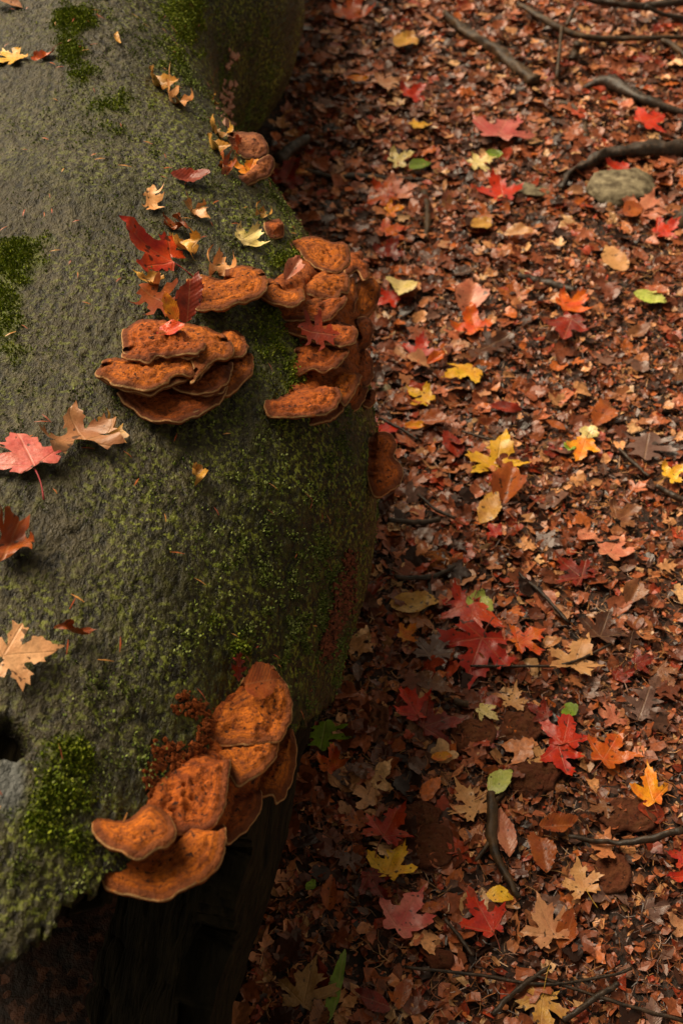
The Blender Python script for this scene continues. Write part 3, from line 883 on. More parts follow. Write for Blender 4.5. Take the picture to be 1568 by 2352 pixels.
# fallen brackets lying among the litter
for (x, y, w_, h_, cl, lab) in [
    (1005, 1300, 112, 70, (.33, .10, .012), 'orange fallen bracket among the litter near a brown oval leaf'),
    (1443, 1878, 114, 88, (.060, .024, .013), 'smooth dark brown fallen bracket beside a thin curved twig'),
    (955, 1880, 116, 78, (.045, .018, .010), 'dark umber fallen bracket beside an orange red maple leaf'),
    (985, 1950, 128, 104, (.050, .019, .010), 'large blackish fallen bracket beside a yellow spotted maple leaf'),
    (1222, 1795, 122, 100, (.045, .018, .010), 'black brown crumbling fallen bracket below the pair of red maple leaves'),
    (853, 1655, 76, 112, (.09, .035, .012), 'upright oval brown fallen bracket in the shade of the log'),
    (1087, 1690, 104, 82, (.13, .045, .02), 'crumbly brown fallen bracket below a red maple leaf'),
    (1192, 1672, 94, 92, (.10, .036, .018), 'lumpy brown fallen bracket next to the green tipped red leaf'),
    (1012, 2205, 72, 50, (.028, .014, .009), 'small blackened fallen bracket half sunk in mud'),
    (1408, 2012, 84, 104, (.11, .036, .017), 'soft russet fallen bracket beside a pale tan maple leaf')]:
    root = bpy.data.objects.new('fallen_bracket', None)
    COL.objects.link(root)
    tag(root, lab, 'fungus', 'fallen brackets on the ground')
    g = np.random.default_rng(int(x))
    outl = []
    for k in range(14):
        an = 2 * math.pi * k / 14
        rr = 1 + g.uniform(-.24, .14) - .25 * max(0, math.cos(an - g.uniform(1.2, 1.9))) ** 6
        outl.append((x + w_ * .5 * rr * math.cos(an), y + h_ * .5 * rr * math.sin(an)))
    p0 = hit_ground(x, y, .014)
    build_cap(outl, None, 0, (g.uniform(-.12, .12), g.uniform(-.2, .05), 1), cl, root, int(y), dome=.012, deep=.35, rough=1.8, p0=p0, maxdeep=.02, rimoff=.004)

# ================================================================== leaves
def mirror(h): return h + [(-a, b) for a, b in h[::-1] if abs(a) > 1e-6]
MAPLE = mirror([(0, 0), (.07, -.07), (.16, -.10), (.24, -.19), (.29, -.12), (.43, -.17), (.37, -.05), (.42, .01), (.27, .07), (.24, .10), (.38, .12), (.43, .09), (.47, .17), (.66, .22), (.56, .29), (.60, .36), (.46, .36), (.45, .43), (.33, .37), (.19, .31), (.16, .33), (.19, .45), (.29, .50), (.22, .56), (.24, .64), (.14, .65), (.10, .75), (.06, .80), (0, .98)])
REDM = mirror([(0, 0), (.10, -.09), (.21, -.12), (.27, -.05), (.31, -.02), (.25, .06), (.36, .10), (.42, .18), (.56, .30), (.54, .37), (.61, .46), (.46, .44), (.40, .48), (.34, .42), (.23, .39), (.17, .40), (.22, .52), (.20, .58), (.25, .66), (.15, .70), (.13, .80), (.05, .86), (0, 1.0)])
OAK = mirror([(0, 0), (.05, .05), (.10, .16), (.25, .20), (.20, .27), (.13, .30), (.15, .36), (.38, .42), (.46, .52), (.33, .50), (.30, .57), (.16, .52), (.14, .60), (.30, .70), (.38, .80), (.24, .77), (.12, .76), (.14, .88), (.05, .92), (0, 1.0)])
def serr(wd, n=12, tip=1.3, tooth=.03):
    h = [(0, 0)]
    for k in range(1, n):
        t = k / n
        ww = wd * (math.sin(math.pi * t ** .85)) ** .8 * (1 - .25 * t ** 3)
        h.append((ww + tooth * .5, t + .012)); h.append((ww - tooth * .2, t + .035))
    h.append((0, 1.02))
    return mirror(h)
BEECH, OVATE, LANCE = serr(.27), serr(.36, 10, tooth=.012), serr(.12, 10, tooth=.008)
FRAG = mirror([(0, 0), (.22, .02), (.34, .2), (.30, .34), (.42, .5), (.30, .66), (.12, .7), (0, .62)])
SHAPES = {'maple': (MAPLE, False), 'redm': (REDM, False), 'oak': (OAK, False), 'beech': (BEECH, True), 'ovate': (OVATE, True), 'lance': (LANCE, True), 'frag': (FRAG, True)}
def leaf_shape(kind, step, seed, warp=1.0, odd=True):
    outl, pin = SHAPES[kind]
    g = np.random.default_rng(seed)
    P = np.array(outl, dtype=float)
    if odd:
        P = P * (1 + g.uniform(-.06, .06, (len(P), 1))) * [g.uniform(.9, 1.12), 1]
        P[:, 0] += .16 * g.uniform(-1, 1) * (P[:, 1] ** 2)
        q3 = np.column_stack([P, np.full(len(P), seed * 1.7)])
        P = P + .11 * np.column_stack([vnoise(q3, .45, seed), vnoise(q3, .45, seed + 1)]) + .018 * np.column_stack([vnoise(q3, .08, seed + 2), vnoise(q3, .08, seed + 3)])
    ol = resample(P, .03 if step < .12 else .075)
    v2, tri = fill(ol, step, .15, seed)
    p3 = np.column_stack([v2, np.full(len(v2), seed * 3.1)])
    r = np.linalg.norm(v2 - [0, .2], axis=1)
    x, y = v2[:, 0], v2[:, 1]
    cup = g.uniform(-.25, .55) * warp
    z = cup * r ** 2 * .45
    z += warp * .10 * fbm(p3, .55, 2, seed) * np.clip(r * 2, .2, 1.3)
    z += warp * .035 * vnoise(p3, .16, seed + 2) * np.clip(r * 1.6, 0, 1)
    if pin:
        z += g.uniform(.15, .5) * warp * np.abs(x) * .8
        z += (.010 if kind == 'beech' else .003) * np.cos((y - np.abs(x) * .85) * 11 * 2 * math.pi) * np.clip(np.abs(x) * 8, 0, 1)
        z += g.uniform(-.3, .3) * warp * (y - .5) ** 2
    else:
        an = np.arctan2(y, np.abs(x) + 1e-6)
        ridge = np.min(np.stack([np.abs(an - R(q)) for q in (90, 33, -22)]), 0)
        z += .16 * np.clip(ridge, 0, .5) * r * warp
        # lobe tips curl
        z += g.uniform(-.2, .5) * warp * np.clip(r - .38, 0, 1) ** 1.5 * (1 + .8 * np.sin(an * 3 + seed))
    return np.column_stack([v2, z]), tri, np.column_stack([v2, np.zeros(len(v2))])
def leaf_mesh(kind, seed, warp=1.0, curl=0.0):
    V, T, luv = leaf_shape(kind, .075, seed, warp)
    if curl:
        # roll the blade up round its long axis, with folds
        x, y, z = V.T
        a = x * curl * 4.0
        rad = 1 / (curl * 4.0)
        V = np.column_stack([rad * np.sin(a) * (1 + .3 * np.sin(y * 5 + seed)), y * .92 + .10 * np.sin(x * 9 + seed) * curl, rad * (1 - np.cos(a)) * .9 + z + .10 * curl * np.sin(y * 8 + seed)])
        V = V + .05 * curl * np.column_stack([vnoise(V, .2, seed), vnoise(V, .2, seed + 1), vnoise(V, .17, seed + 2)])
    V[:, 2] -= np.quantile(V[:, 2], .12)
    m = M_pin if SHAPES[kind][1] else M_pal
    return mesh_np(kind + '_leaf', V, T, m, True, {'luv': luv})
LEAF = {}
for kd, cnt in (('maple', 7), ('redm', 6), ('beech', 6), ('oak', 3), ('ovate', 4), ('lance', 2), ('frag', 5)):
    for i in range(cnt):
        LEAF[kd, i] = leaf_mesh(kd, 31 + i * 7 + len(kd), 1.0 + .28 * (i % 4))
    for i in range(3):
        LEAF[kd, 'c%d' % i] = leaf_mesh(kd, 77 + i * 5, 1.1, .55 + .35 * i)
NV = {'maple': 7, 'redm': 6, 'beech': 6, 'oak': 3, 'ovate': 4, 'lance': 2, 'frag': 5}
KNAME = {'maple': 'maple_leaf', 'redm': 'maple_leaf', 'oak': 'oak_leaf', 'beech': 'beech_leaf', 'ovate': 'oval_leaf', 'lance': 'lance_leaf', 'frag': 'torn_leaf'}
STALKS = []
for i in range(4):
    g = random.Random(i)
    ln, bend, up = .35 + .12 * i, g.uniform(-.2, .2), .02 + .03 * i
    pts = [(bend * (t / 7) ** 2 * ln, .02 - ln * t / 7, .02 + up * math.sin(t / 7 * 2.2)) for t in range(8)]
    V, Fs = tube(pts, [.012, .009, .013], 6, i)
    STALKS.append(mesh_np('stalk', V, Fs, M_obj))
COLS = dict(
    red=((.50, .034, .010), (.36, .014, .007)), redbr=((.24, .028, .010), (.16, .018, .008)), pink=((.60, .17, .13), (.50, .08, .07)), dred=((.23, .020, .008), (.13, .010, .005)),
    orange=((.60, .13, .012), (.55, .06, .010)), yelor=((.75, .30, .015), (.68, .15, .012)), yellow=((.80, .46, .03), (.75, .34, .02)),
    tan=((.64, .33, .13), (.56, .25, .09)), peach=((.66, .36, .18), (.56, .27, .12)), crisp=((.36, .17, .075), (.26, .10, .04)), cream=((.78, .60, .27), (.68, .52, .16)), brown=((.24, .095, .038), (.16, .052, .022)),
    rust=((.34, .085, .016), (.26, .05, .012)), beige=((.52, .25, .12), (.42, .17, .08)), green=((.20, .30, .02), (.14, .20, .015)),
    pgreen=((.55, .55, .14), (.42, .48, .08)), greyb=((.17, .095, .075), (.12, .055, .04)), dbrown=((.085, .03, .015), (.05, .018, .010)),
    redor=((.55, .06, .012), (.40, .02, .012)), salmon=((.60, .22, .12), (.48, .13, .07)), ochre=((.62, .33, .06), (.45, .20, .04)), spot=((.33, .17, .055), (.24, .11, .03)))
LEAF_XY = []
def put_leaf(p, n, tipdir, length, kind, colr, label=None, group=None, var=None, stalk=None, wide=1.0, base_off=.45, scol=None):
    y = Vector(tipdir); y = (y - n * y.dot(n)).normalized()
    x = y.cross(n).normalized()
    o = bpy.data.objects.new(KNAME[kind], LEAF[kind, var if var is not None else rng.randrange(NV[kind])])
    COL.objects.link(o)
    org = p - y * length * base_off
    m = Matrix((x * wide * length, y * length, n * length)).transposed().to_4x4()
    m.translation = org
    o.matrix_world = m
    c1, c2 = COLS[colr]
    j = rng.uniform(.82, 1.15)
    o.color = (c1[0] * j, c1[1] * j, c1[2] * j, 1)
    o['tint'] = [c2[0] * j, c2[1] * j, c2[2] * j]
    tag(o, label, 'leaf', group)
    if stalk is not None:
        s = bpy.data.objects.new('stalk', STALKS[stalk])
        COL.objects.link(s)
        s.parent = o
        s.color = (*(scol or (.30, .06, .03)), 1)
    return o
def img_dir(px, py, p, n, ang, L=30):
    q = hit_plane(px + L * math.cos(R(ang)), py - L * math.sin(R(ang)), p, n)
    return q - p, (q - p).length / L
def ground_leaf(px, py, L, ang, kind, colr, label, group=None, var=None, stalk=None, wide=1.0, tilt=.10, up=.016, scol=None):
    p = hit_ground(px, py, up)
    n = Vector((rng.uniform(-tilt, tilt), rng.uniform(-tilt, tilt) - tilt * .4, 1)).normalized()
    d, per = img_dir(px, py, p, n, ang)
    LEAF_XY.append((p.x, p.y, per * L * .5))
    return put_leaf(p, n, d, per * L, kind, colr, label, group, var, stalk, wide, scol=scol)
def log_leaf(px, py, L, ang, kind, colr, label, group=None, var=None, stalk=None, wide=1.0, up=.006, lean=(0, 0, 0), scol=None, base=False):
    p, n = hit_log(px, py)
    if base: base_off = 0.0
    else: base_off = .45
    n = (n + Vector(lean)).normalized()
    p = p + (EYE - p).normalized() * up * 1.35
    d, per = img_dir(px, py, p, n, ang)
    per = min(per, 1.3 * float(to_px(np.array(p))[2]) * TU / 784)
    return put_leaf(p, n, d, per * L, kind, colr, label, group, var, stalk, wide, base_off=base_off, scol=scol)

# ---- leaves that can be told apart on the ground: x, y, length px, tip angle, kind, colour, label, stalk, width
GL = [
 (938, 2085, 118, 62, 'redm', 'pink', 'pale pink maple leaf on black mud beside a dark red one', None, 1),
 (1108, 2098, 105, 118, 'redm', 'red', 'bright red maple leaf touching a small curled yellow leaf', 1, 1),
 (1143, 2056, 62, -18, 'ovate', 'yellow', 'small curled yellow leaf touching a bright red maple leaf', None, 1),
 (1332, 2008, 84, 110, 'maple', 'tan', 'pale tan maple leaf with long stalk beside a russet fallen bracket', 2, 1),
 (1247, 1955, 100, 100, 'beech', 'rust', 'upright glossy rust beech leaf left of a tan maple leaf', None, 1),
 (1282, 1896, 84, 8, 'beech', 'rust', 'rust beech leaf lying level above the upright rust one', None, 1),
 (1066, 1826, 100, 125, 'maple', 'tan', 'tan maple leaf touching a pale green half leaf', None, 1),
 (1146, 1798, 76, 40, 'ovate', 'pgreen', 'pale green torn half leaf beside a tan maple leaf', 1, .9),
 (902, 1882, 96, 60, 'maple', 'redor', 'wet orange red maple leaf beside the dark umber bracket', 2, 1),
 (815, 1893, 64, 170, 'oak', 'rust', 'narrow rust oak leaf behind the wet orange red maple leaf', None, 1),
 (900, 1972, 88, 70, 'redm', 'yellow', 'black spotted yellow maple leaf beside the large blackish bracket', None, 1),
 (866, 2040, 80, -60, 'redm', 'dred', 'dark red wet maple leaf in shade above the pink one', None, 1),
 (708, 2255, 118, 78, 'maple', 'spot', 'brown spotted maple leaf beside a long green leaf', None, 1),
 (775, 2272, 172, 80, 'lance', 'green', 'long narrow green leaf beside the brown spotted maple leaf', None, .9),
 (735, 2335, 84, 70, 'beech', 'brown', 'brown beech leaf under the brown spotted maple leaf', None, 1),
 (1242, 2335, 105, -95, 'maple', 'ochre', 'yellow ochre maple leaf with a long upright yellow stalk', 3, 1),
 (1248, 2108, 112, 120, 'maple', 'beige', 'dull brown wrinkled maple leaf with beige veins', None, 1),
 (1303, 2142, 92, 70, 'beech', 'rust', 'wet reddish beech leaf against the dull brown maple leaf', None, .8),
 (1403, 1712, 88, 60, 'redm', 'orange', 'bright orange maple leaf with stalk on bare mud', 1, 1),
 (1487, 1800, 92, 105, 'redm', 'yelor', 'tall curled yellow orange maple leaf above the smooth dark bracket', 0, .8),
 (1292, 1752, 92, -75, 'redm', 'red', 'crimson maple leaf lying over a tan leaf, below another red one', None, 1),
 (1300, 1672, 92, 78, 'redm', 'red', 'scarlet maple leaf with a bright green leaf tip behind it', None, .9),
 (1246, 1738, 62, 115, 'redm', 'tan', 'small tan maple leaf half under the crimson one', None, 1),
 (1303, 1628, 58, 160, 'frag', 'green', 'bright green torn leaf behind the scarlet maple leaf', None, 1),
 (1232, 1632, 62, 150, 'redm', 'dred', 'dark wet red leaf left of the bright green torn leaf', None, 1),
 (1012, 1655, 96, 20, 'redm', 'dred', 'wet dark red maple leaf overlapping a smaller scarlet leaf', None, 1),
 (940, 1612, 78, 120, 'redm', 'red', 'scarlet maple leaf overlapped by a wet dark red one', 1, 1),
 (1122, 1640, 60, -35, 'redm', 'cream', 'small pale yellow pointed leaf near the crumbly brown bracket', None, .7),
 (1180, 1592, 58, 80, 'maple', 'tan', 'small tan maple leaf alone above the lumpy brown bracket', None, 1),
 (988, 1567, 100, -8, 'beech', 'brown', 'brown beech leaf with wavy ribs below the big red maple leaf', None, 1),
 (1086, 1518, 122, 250, 'maple', 'red', 'large glossy red maple leaf with shining wet veins', 1, 1),
 (1080, 1432, 92, 262, 'redm', 'redor', 'orange maple leaf whose stalk points at the large red leaf', 1, 1),
 (1060, 1378, 76, 100, 'redm', 'red', 'red maple leaf overlapping a yellow green one', None, .8),
 (1098, 1390, 66, 80, 'ovate', 'pgreen', 'yellow green leaf half under a red maple leaf', None, 1),
 (1328, 1496, 84, 70, 'maple', 'tan', 'pale apricot maple leaf lying flat on the path', None, 1),
 (1217, 1460, 72, 30, 'maple', 'orange', 'dull orange maple leaf beside a grey slate stone', 0, 1),
 (1150, 1478, 56, 90, 'redm', 'salmon', 'salmon folded leaf with pale stripe by the large red leaf', None, .7),
 (945, 1388, 112, 8, 'ovate', 'ochre', 'big yellow brown oval leaf close to the shaded flank', None, .9),
 (940, 1453, 50, 30, 'redm', 'yelor', 'small orange yellow maple leaf below the big oval leaf', 0, 1),
 (1302, 1300, 92, 140, 'maple', 'dred', 'dark red glossy curled maple leaf on the path', None, 1),
 (1412, 1250, 64, 60, 'redm', 'salmon', 'pinkish tan curled maple leaf on the path', None, 1),
 (1125, 1166, 88, 60, 'beech', 'ochre', 'tan ribbed leaf leaning on a rust coloured one', None, .9),
 (1165, 1122, 84, 70, 'ovate', 'rust', 'rust leaf with a black hole beside the tan ribbed leaf', None, .9),
 (1145, 1036, 94, 80, 'maple', 'yellow', 'clear yellow maple leaf with stalk pointing aside', 1, 1),
 (1130, 1215, 40, 130, 'redm', 'red', 'small bright red leaf near the rust leaf with a hole', None, 1),
 (1335, 1036, 56, 250, 'redm', 'yelor', 'small golden leaf standing curled near a cream scrap', 1, 1),
 (1350, 990, 42, 120, 'frag', 'cream', 'cream leaf scrap above the small golden leaf', None, 1),
 (1310, 1025, 30, 20, 'frag', 'green', 'small dark green scrap beside the golden leaf', None, 1),
 (1040, 1020, 70, 110, 'beech', 'dred', 'dark red folded leaf on the litter near the dark small bracket', None, .9),
 (1483, 1028, 82, 80, 'oak', 'greyb', 'flat pinkish brown oak leaf on the path', None, 1.3),
 (1552, 1085, 52, 30, 'redm', 'yellow', 'yellow curled leaf with a long pink stalk on the path', 2, 1),
 (1160, 940, 74, -10, 'beech', 'dred', 'maroon ribbed beech leaf lying level on the path', None, .9),
 (1388, 952, 70, 50, 'beech', 'rust', 'orange brown beech leaf on the path', None, 1.1),
 (1276, 975, 52, 150, 'beech', 'rust', 'small folded rust leaf near the cream scrap', None, .8),
 (958, 906, 66, 150, 'redm', 'yellow', 'bright yellow maple leaf near the pale stone', None, 1),
 (1058, 860, 70, 200, 'redm', 'yellow', 'yellow maple leaf with green lower edges', None, 1),
 (952, 978, 54, 5, 'ovate', 'yelor', 'narrow yellow leaf touching a red one near the brackets', None, .7),
 (990, 970, 72, -15, 'ovate', 'rust', 'dull rust oval leaf beside the narrow yellow leaf', None, 1),
 (882, 985, 70, 20, 'redm', 'red', 'vivid red maple leaf tucked against the log flank', None, 1),
 (1300, 762, 72, 250, 'redm', 'dred', 'dark red orange maple leaf standing on its edge', None, 1),
 (1130, 792, 86, 20, 'oak', 'dbrown', 'dark brown wet curled leaf on the open path', None, 1),
 (970, 798, 58, 60, 'redm', 'red', 'dusty red maple leaf above a pale tan leaf', None, 1),
 (962, 832, 62, 170, 'ovate', 'beige', 'pale tan leaf below the dusty red one', None, 1),
 (1000, 826, 44, 20, 'ovate', 'orange', 'small orange leaf end against a pale tan leaf', None, .8),
 (1085, 736, 62, 110, 'redm', 'orange', 'orange maple leaf under a pinkish grey one', None, 1),
 (1078, 692, 60, 80, 'ovate', 'salmon', 'pinkish grey leaf above the orange maple leaf', None, 1),
 (920, 662, 64, 250, 'ovate', 'cream', 'pale pink leaf with yellow green top near the bracket stack', None, 1),
 (884, 690, 56, 200, 'redm', 'red', 'red leaf against the edge of the bracket stack', None, 1),
 (1488, 684, 78, -12, 'ovate', 'pgreen', 'yellow green oval leaf at the path edge', None, .9),
 (1500, 668, 62, 170, 'ovate', 'rust', 'rust leaf partly under the yellow green oval leaf', None, .8),
 (1320, 690, 66, 20, 'redm', 'orange', 'orange leaf at the end of a dark stick', None, 1),
 (1412, 597, 66, 120, 'beech', 'tan', 'large apricot oval leaf on the path', None, 1.3),
 (1186, 540, 66, -12, 'ovate', 'tan', 'apricot boat shaped leaf on the path', None, .9),
 (1105, 514, 44, 30, 'ovate', 'ochre', 'olive yellow small round leaf', None, 1.2),
 (860, 455, 74, 200, 'maple', 'orange', 'bright orange maple leaf beyond the bracket stack', None, 1),
 (908, 482, 46, 10, 'redm', 'yelor', 'yellow orange leaf scrap near the bright orange maple leaf', None, 1),
 (905, 428, 62, 110, 'maple', 'salmon', 'greyish pink maple leaf by the black stick', None, 1),
 (925, 364, 58, 20, 'redm', 'cream', 'pale cream leaf lying over a green leaf', None, 1),
 (962, 380, 56, 10, 'ovate', 'green', 'green leaf under the pale cream one', None, .9),
 (1112, 368, 54, 20, 'maple', 'cream', 'cream maple leaf with a green scrap behind', None, 1),
 (1134, 354, 38, 0, 'ovate', 'green', 'green scrap behind the cream maple leaf', None, 1),
 (1155, 290, 60, 60, 'redm', 'pink', 'pale pink pointed leaf lying in the deep litter', None, 1),
 (1150, 430, 58, 100, 'redm', 'red', 'red leaf beside the split chunk of bark', None, 1),
 (665, 396, 66, 60, 'redm', 'dred', 'dark red maple leaf with an orange lobe at the foot of the log', None, 1),
 (968, 286, 44, 10, 'redm', 'yellow', 'small yellow leaf beside a pale stick', None, 1),
 (955, 212, 42, 40, 'redm', 'red', 'small bright red leaf in the deep litter', None, 1),
 (900, 188, 52, 20, 'maple', 'beige', 'pale pinkish maple leaf in the deep litter', None, 1),
 (822, 182, 50, 5, 'ovate', 'yelor', 'narrow golden leaf in the deep litter', None, .6),
 (805, 18, 52, 60, 'redm', 'orange', 'vivid orange leaf standing up in the deep litter', None, 1),
 (930, 95, 48, 50, 'ovate', 'ochre', 'ochre oval leaf in the deep litter', None, .9),
 (1500, 275, 74, 20, 'redm', 'red', 'large red leaf beyond the mossy bark slab', None, 1),
 (1535, 525, 66, 20, 'redm', 'red', 'glossy red leaf near the weathered stone', None, 1),
 (1410, 398, 66, 200, 'redm', 'red', 'red leaf with orange edge behind the weathered stone', None, 1),
 (1492, 466, 66, 60, 'maple', 'salmon', 'dusty pink star shaped leaf beside the weathered stone', None, 1),
 (1452, 482, 52, 20, 'ovate', 'rust', 'round rust leaf in front of the weathered stone', None, 1.1),
 (900, 570, 50, 70, 'redm', 'dred', 'deep red maple leaf beyond the bracket stack', None, 1),
 (908, 524, 58, 20, 'redm', 'orange', 'orange maple leaf above the deep red one', None, 1),
 (1475, 1625, 80, 70, 'oak', 'greyb', 'purple brown oak leaf below a grey wedge of slate', None, 1.2),
 (1480, 1518, 56, 20, 'redm', 'dred', 'brick red maple leaf near the grey wedge of slate', None, 1),
 (1558, 1962, 64, 160, 'redm', 'redor', 'orange red maple leaf just above another red one', None, 1),
 (1560, 2014, 60, 190, 'redm', 'red', 'red maple leaf just below an orange red one', None, 1),
 (1388, 1432, 72, 70, 'maple', 'dbrown', 'dark maroon crumpled leaf on the path', None, 1),
 (1007, 1470, 92, 60, 'maple', 'greyb', 'greyish brown maple leaf above the wavy ribbed beech leaf', None, 1),
 (1012, 1739, 48, 10, 'ovate', 'yelor', 'small yellow orange curled leaf in the shade', None, .8),
 (742, 1692, 92, 80, 'oak', 'green', 'olive green spotted leaf under the log', None, 1.2),
 (762, 1738, 64, 70, 'redm', 'orange', 'orange maple leaf lying on the olive spotted leaf', None, 1),
 (716, 2035, 36, 10, 'frag', 'green', 'small lime green scrap beneath the log', None, 1),
 (757, 2055, 80, 80, 'beech', 'rust', 'dark rust beech leaf standing in the log shade', None, .9),
 (800, 1975, 72, 20, 'oak', 'greyb', 'grey brown curled leaf in the log shade', None, 1),
 (1160, 1910, 120, 100, 'beech', 'salmon', 'long pale brown leaf right of the black forked twig', None, .7),
 (990, 2085, 58, 20, 'beech', 'rust', 'small ribbed rust leaf against the pink maple leaf', None, .9),
 (690, 395, 30, 0, 'ovate', 'yelor', 'tiny golden scrap at the foot of the log', None, 1),
 (860, 2300, 88, 160, 'beech', 'dred', 'maroon wet beech leaf on the mud', None, 1),
 (925, 2280, 84, 80, 'beech', 'rust', 'wet rust beech leaf beside the maroon one', None, .9),
 (1440, 1180, 60, 30, 'redm', 'brown', 'rusty brown small maple leaf on the open path', None, 1),
 (1455, 1365, 54, 60, 'ovate', 'brown', 'mottled grey brown oval leaf on the open path', None, 1),
 (1500, 2330, 70, 90, 'ovate', 'greyb', 'grey brown oval leaf beside crossing twigs', None, .8),
 (1555, 2120, 66, 150, 'redm', 'beige', 'beige maple leaf on dark mud by fine needles', None, 1),
]
for i, (x, y, L, an, kd, cl, lab, st, wd) in enumerate(GL):
    far = y < 900
    o = ground_leaf(x, y, L, an, kd, cl, lab, None, None, st, wd, tilt=.16 if far else .10, up=.026 if far else .022, scol=(.6, .35, .04) if cl in ('ochre', 'yellow', 'tan') else None)

# ---- leaves lying on the log
log_leaf(8, 138, 84, 200, 'maple', 'yellow', 'golden maple leaf with pink edges on the grey top of the log', var=1)
log_leaf(100, 130, 58, 215, 'ovate', 'orange', 'small curled orange leaf with stalk on the grey top of the log', var='c0', stalk=1, wide=.8)
log_leaf(22, 8, 66, 180, 'ovate', 'beige', 'pale tan leaf scrap with a dark tip on the log', var=2)
log_leaf(433, 411, 92, -12, 'beech', 'redbr', 'dark red beech leaf lying alone on bare bark', var=2, wide=1.0, up=.008)
log_leaf(396, 604, 160, 145, 'redm', 'redor', 'red and orange maple leaf with a long red stalk standing on bark', var=3, stalk=1, wide=.75, up=.004, lean=(.1, -.45, 0), scol=(.40, .02, .02), base=True)
log_leaf(575, 540, 70, 28, 'redm', 'cream', 'pale cream yellow maple leaf on the shoulder of the log', var=2, wide=.8, up=.008)
log_leaf(368, 690, 140, 150, 'oak', 'rust', 'big torn rust brown leaf under the dark folded beech leaf', var=1, wide=1.2, up=.010)
log_leaf(430, 742, 118, 86, 'beech', 'redbr', 'dark maroon folded beech leaf standing above the layered brackets', var=1, wide=1.0, up=.004, lean=(.0, -.7, .1), base=True)
log_leaf(408, 742, 78, 112, 'ovate', 'yelor', 'narrow golden leaf pressed against the maroon beech leaf', var=1, wide=.75, up=.012, lean=(.1, -.8, 0), base=True)
log_leaf(392, 758, 62, 200, 'ovate', 'redor', 'small wet orange red leaf lying on the layered brackets', var=3, wide=.9, up=.056, lean=(-.3, 0, .4))
log_leaf(174, 975, 128, 110, 'maple', 'crisp', 'crumpled light brown maple leaf beside a pink red leaf', var='c0', wide=1.15, up=.012)
log_leaf(262, 990, 110, 170, 'oak', 'ochre', 'shredded ochre leaf between the crumpled maple leaf and the brackets', var='c0', wide=1.2, up=.008)
log_leaf(58, 1032, 118, 115, 'redm', 'pink', 'wet pink red leaf with a crimson stalk on the log', var=4, stalk=3, wide=1.15, up=.010, scol=(.35, .02, .03))
log_leaf(25, 1245, 150, 70, 'oak', 'rust', 'dark rusty crumpled leaf piece on grey bark', var='c1', wide=1.0, up=.010)
log_leaf(78, 1502, 152, 4, 'maple', 'peach', 'large pale tan wet maple leaf near the knot hole', var=0, wide=1.0, up=.012)
log_leaf(166, 1448, 88, -3, 'beech', 'rust', 'tightly rolled rust leaf touching the large tan maple leaf', var='c2', wide=.6, up=.006)
log_leaf(598, 1566, 84, 10, 'ovate', 'rust', 'smooth brick orange leaf on top of the lowest bracket run', var=0, wide=1.15, up=.045, lean=(-.2, 0, .3))
log_leaf(545, 1538, 70, 95, 'oak', 'dred', 'dark maroon oak leaf stuck to moss above the lowest bracket run', var=2, wide=1.0, up=.010)
log_leaf(735, 765, 120, 170, 'oak', 'redbr', 'shiny wet dark red brown leaf draped across the bracket stack', var=1, wide=1.0, up=.062, lean=(-.4, -.3, .6))
log_leaf(780, 780, 90, 330, 'maple', 'rust', 'shiny wet rust maple leaf hanging from the bracket stack', var=2, wide=.9, up=.060, lean=(-.3, -.4, .6))
log_leaf(672, 622, 56, 50, 'ovate', 'salmon', 'small brown oval leaf lodged on the bracket stack', var=2, wide=.7, up=.050, lean=(-.3, -.2, .4))
log_leaf(545, 332, 60, 110, 'redm', 'orange', 'rust orange leaf leaning on the pinkish bracket', var=2, wide=.7, up=.035, lean=(0, -.6, 0))
log_leaf(575, 388, 52, 60, 'redm', 'yelor', 'golden small maple leaf lying in the pinkish bracket', var=3, wide=1.0, up=.035, lean=(-.3, -.3, .4))
for (x, y, L, an, kd, vr, lab) in [
    (362, 192, 62, 125, 'ovate', 'c1', 'curled tan dry leaf end above a crumpled tan one'), (402, 232, 70, 130, 'oak', 'c1', 'crumpled tan dry leaf on the upper log'),
    (350, 466, 70, 120, 'oak', 'c0', 'twisted tan dry leaf above the red and orange maple leaf'), (452, 490, 70, 150, 'oak', 'c1', 'long twisted tan dry leaf near the dark red beech leaf'),
    (405, 520, 60, 160, 'oak', 'c2', 'small knotted brown dry leaf beside the red and orange leaf'), (412, 562, 66, 140, 'redm', 'c1', 'curled ochre dry leaf touching the red and orange leaf'),
    (500, 605, 58, 80, 'redm', 'c1', 'crinkled ochre dry leaf behind the kidney shaped bracket'), (495, 300, 46, 110, 'redm', 'c1', 'pale crinkled dry leaf above the dark crevice'),
    (492, 338, 48, 130, 'ovate', 'c1', 'cream rolled dry leaf beside the pinkish bracket'), (512, 386, 46, 110, 'redm', 'c2', 'dry brown crumpled scrap below the cream rolled leaf'),
    (270, 92, 46, 130, 'lance', 'c0', 'thin pale dry strip lying on moss'), (452, 1090, 40, 90, 'ovate', 'c2', 'tiny tan dry knot alone on green bark'),
    (600, 488, 34, 60, 'redm', 'c1', 'tiny tan dry scrap at the edge of the log'), (335, 640, 60, 160, 'redm', 'c0', 'shredded ochre dry leaf at the stalk of the red leaf'),
    (490, 235, 40, 110, 'lance', 'c1', 'pale dry strip beside the tiny pink fungi')]:
    o = log_leaf(x, y, L * 1.35, an, kd, rng.choice(['ochre', 'tan', 'ochre']) if 'brown' not in lab else 'rust', lab, 'dry curled leaves on the log', var=vr, wide=.9, up=.007)

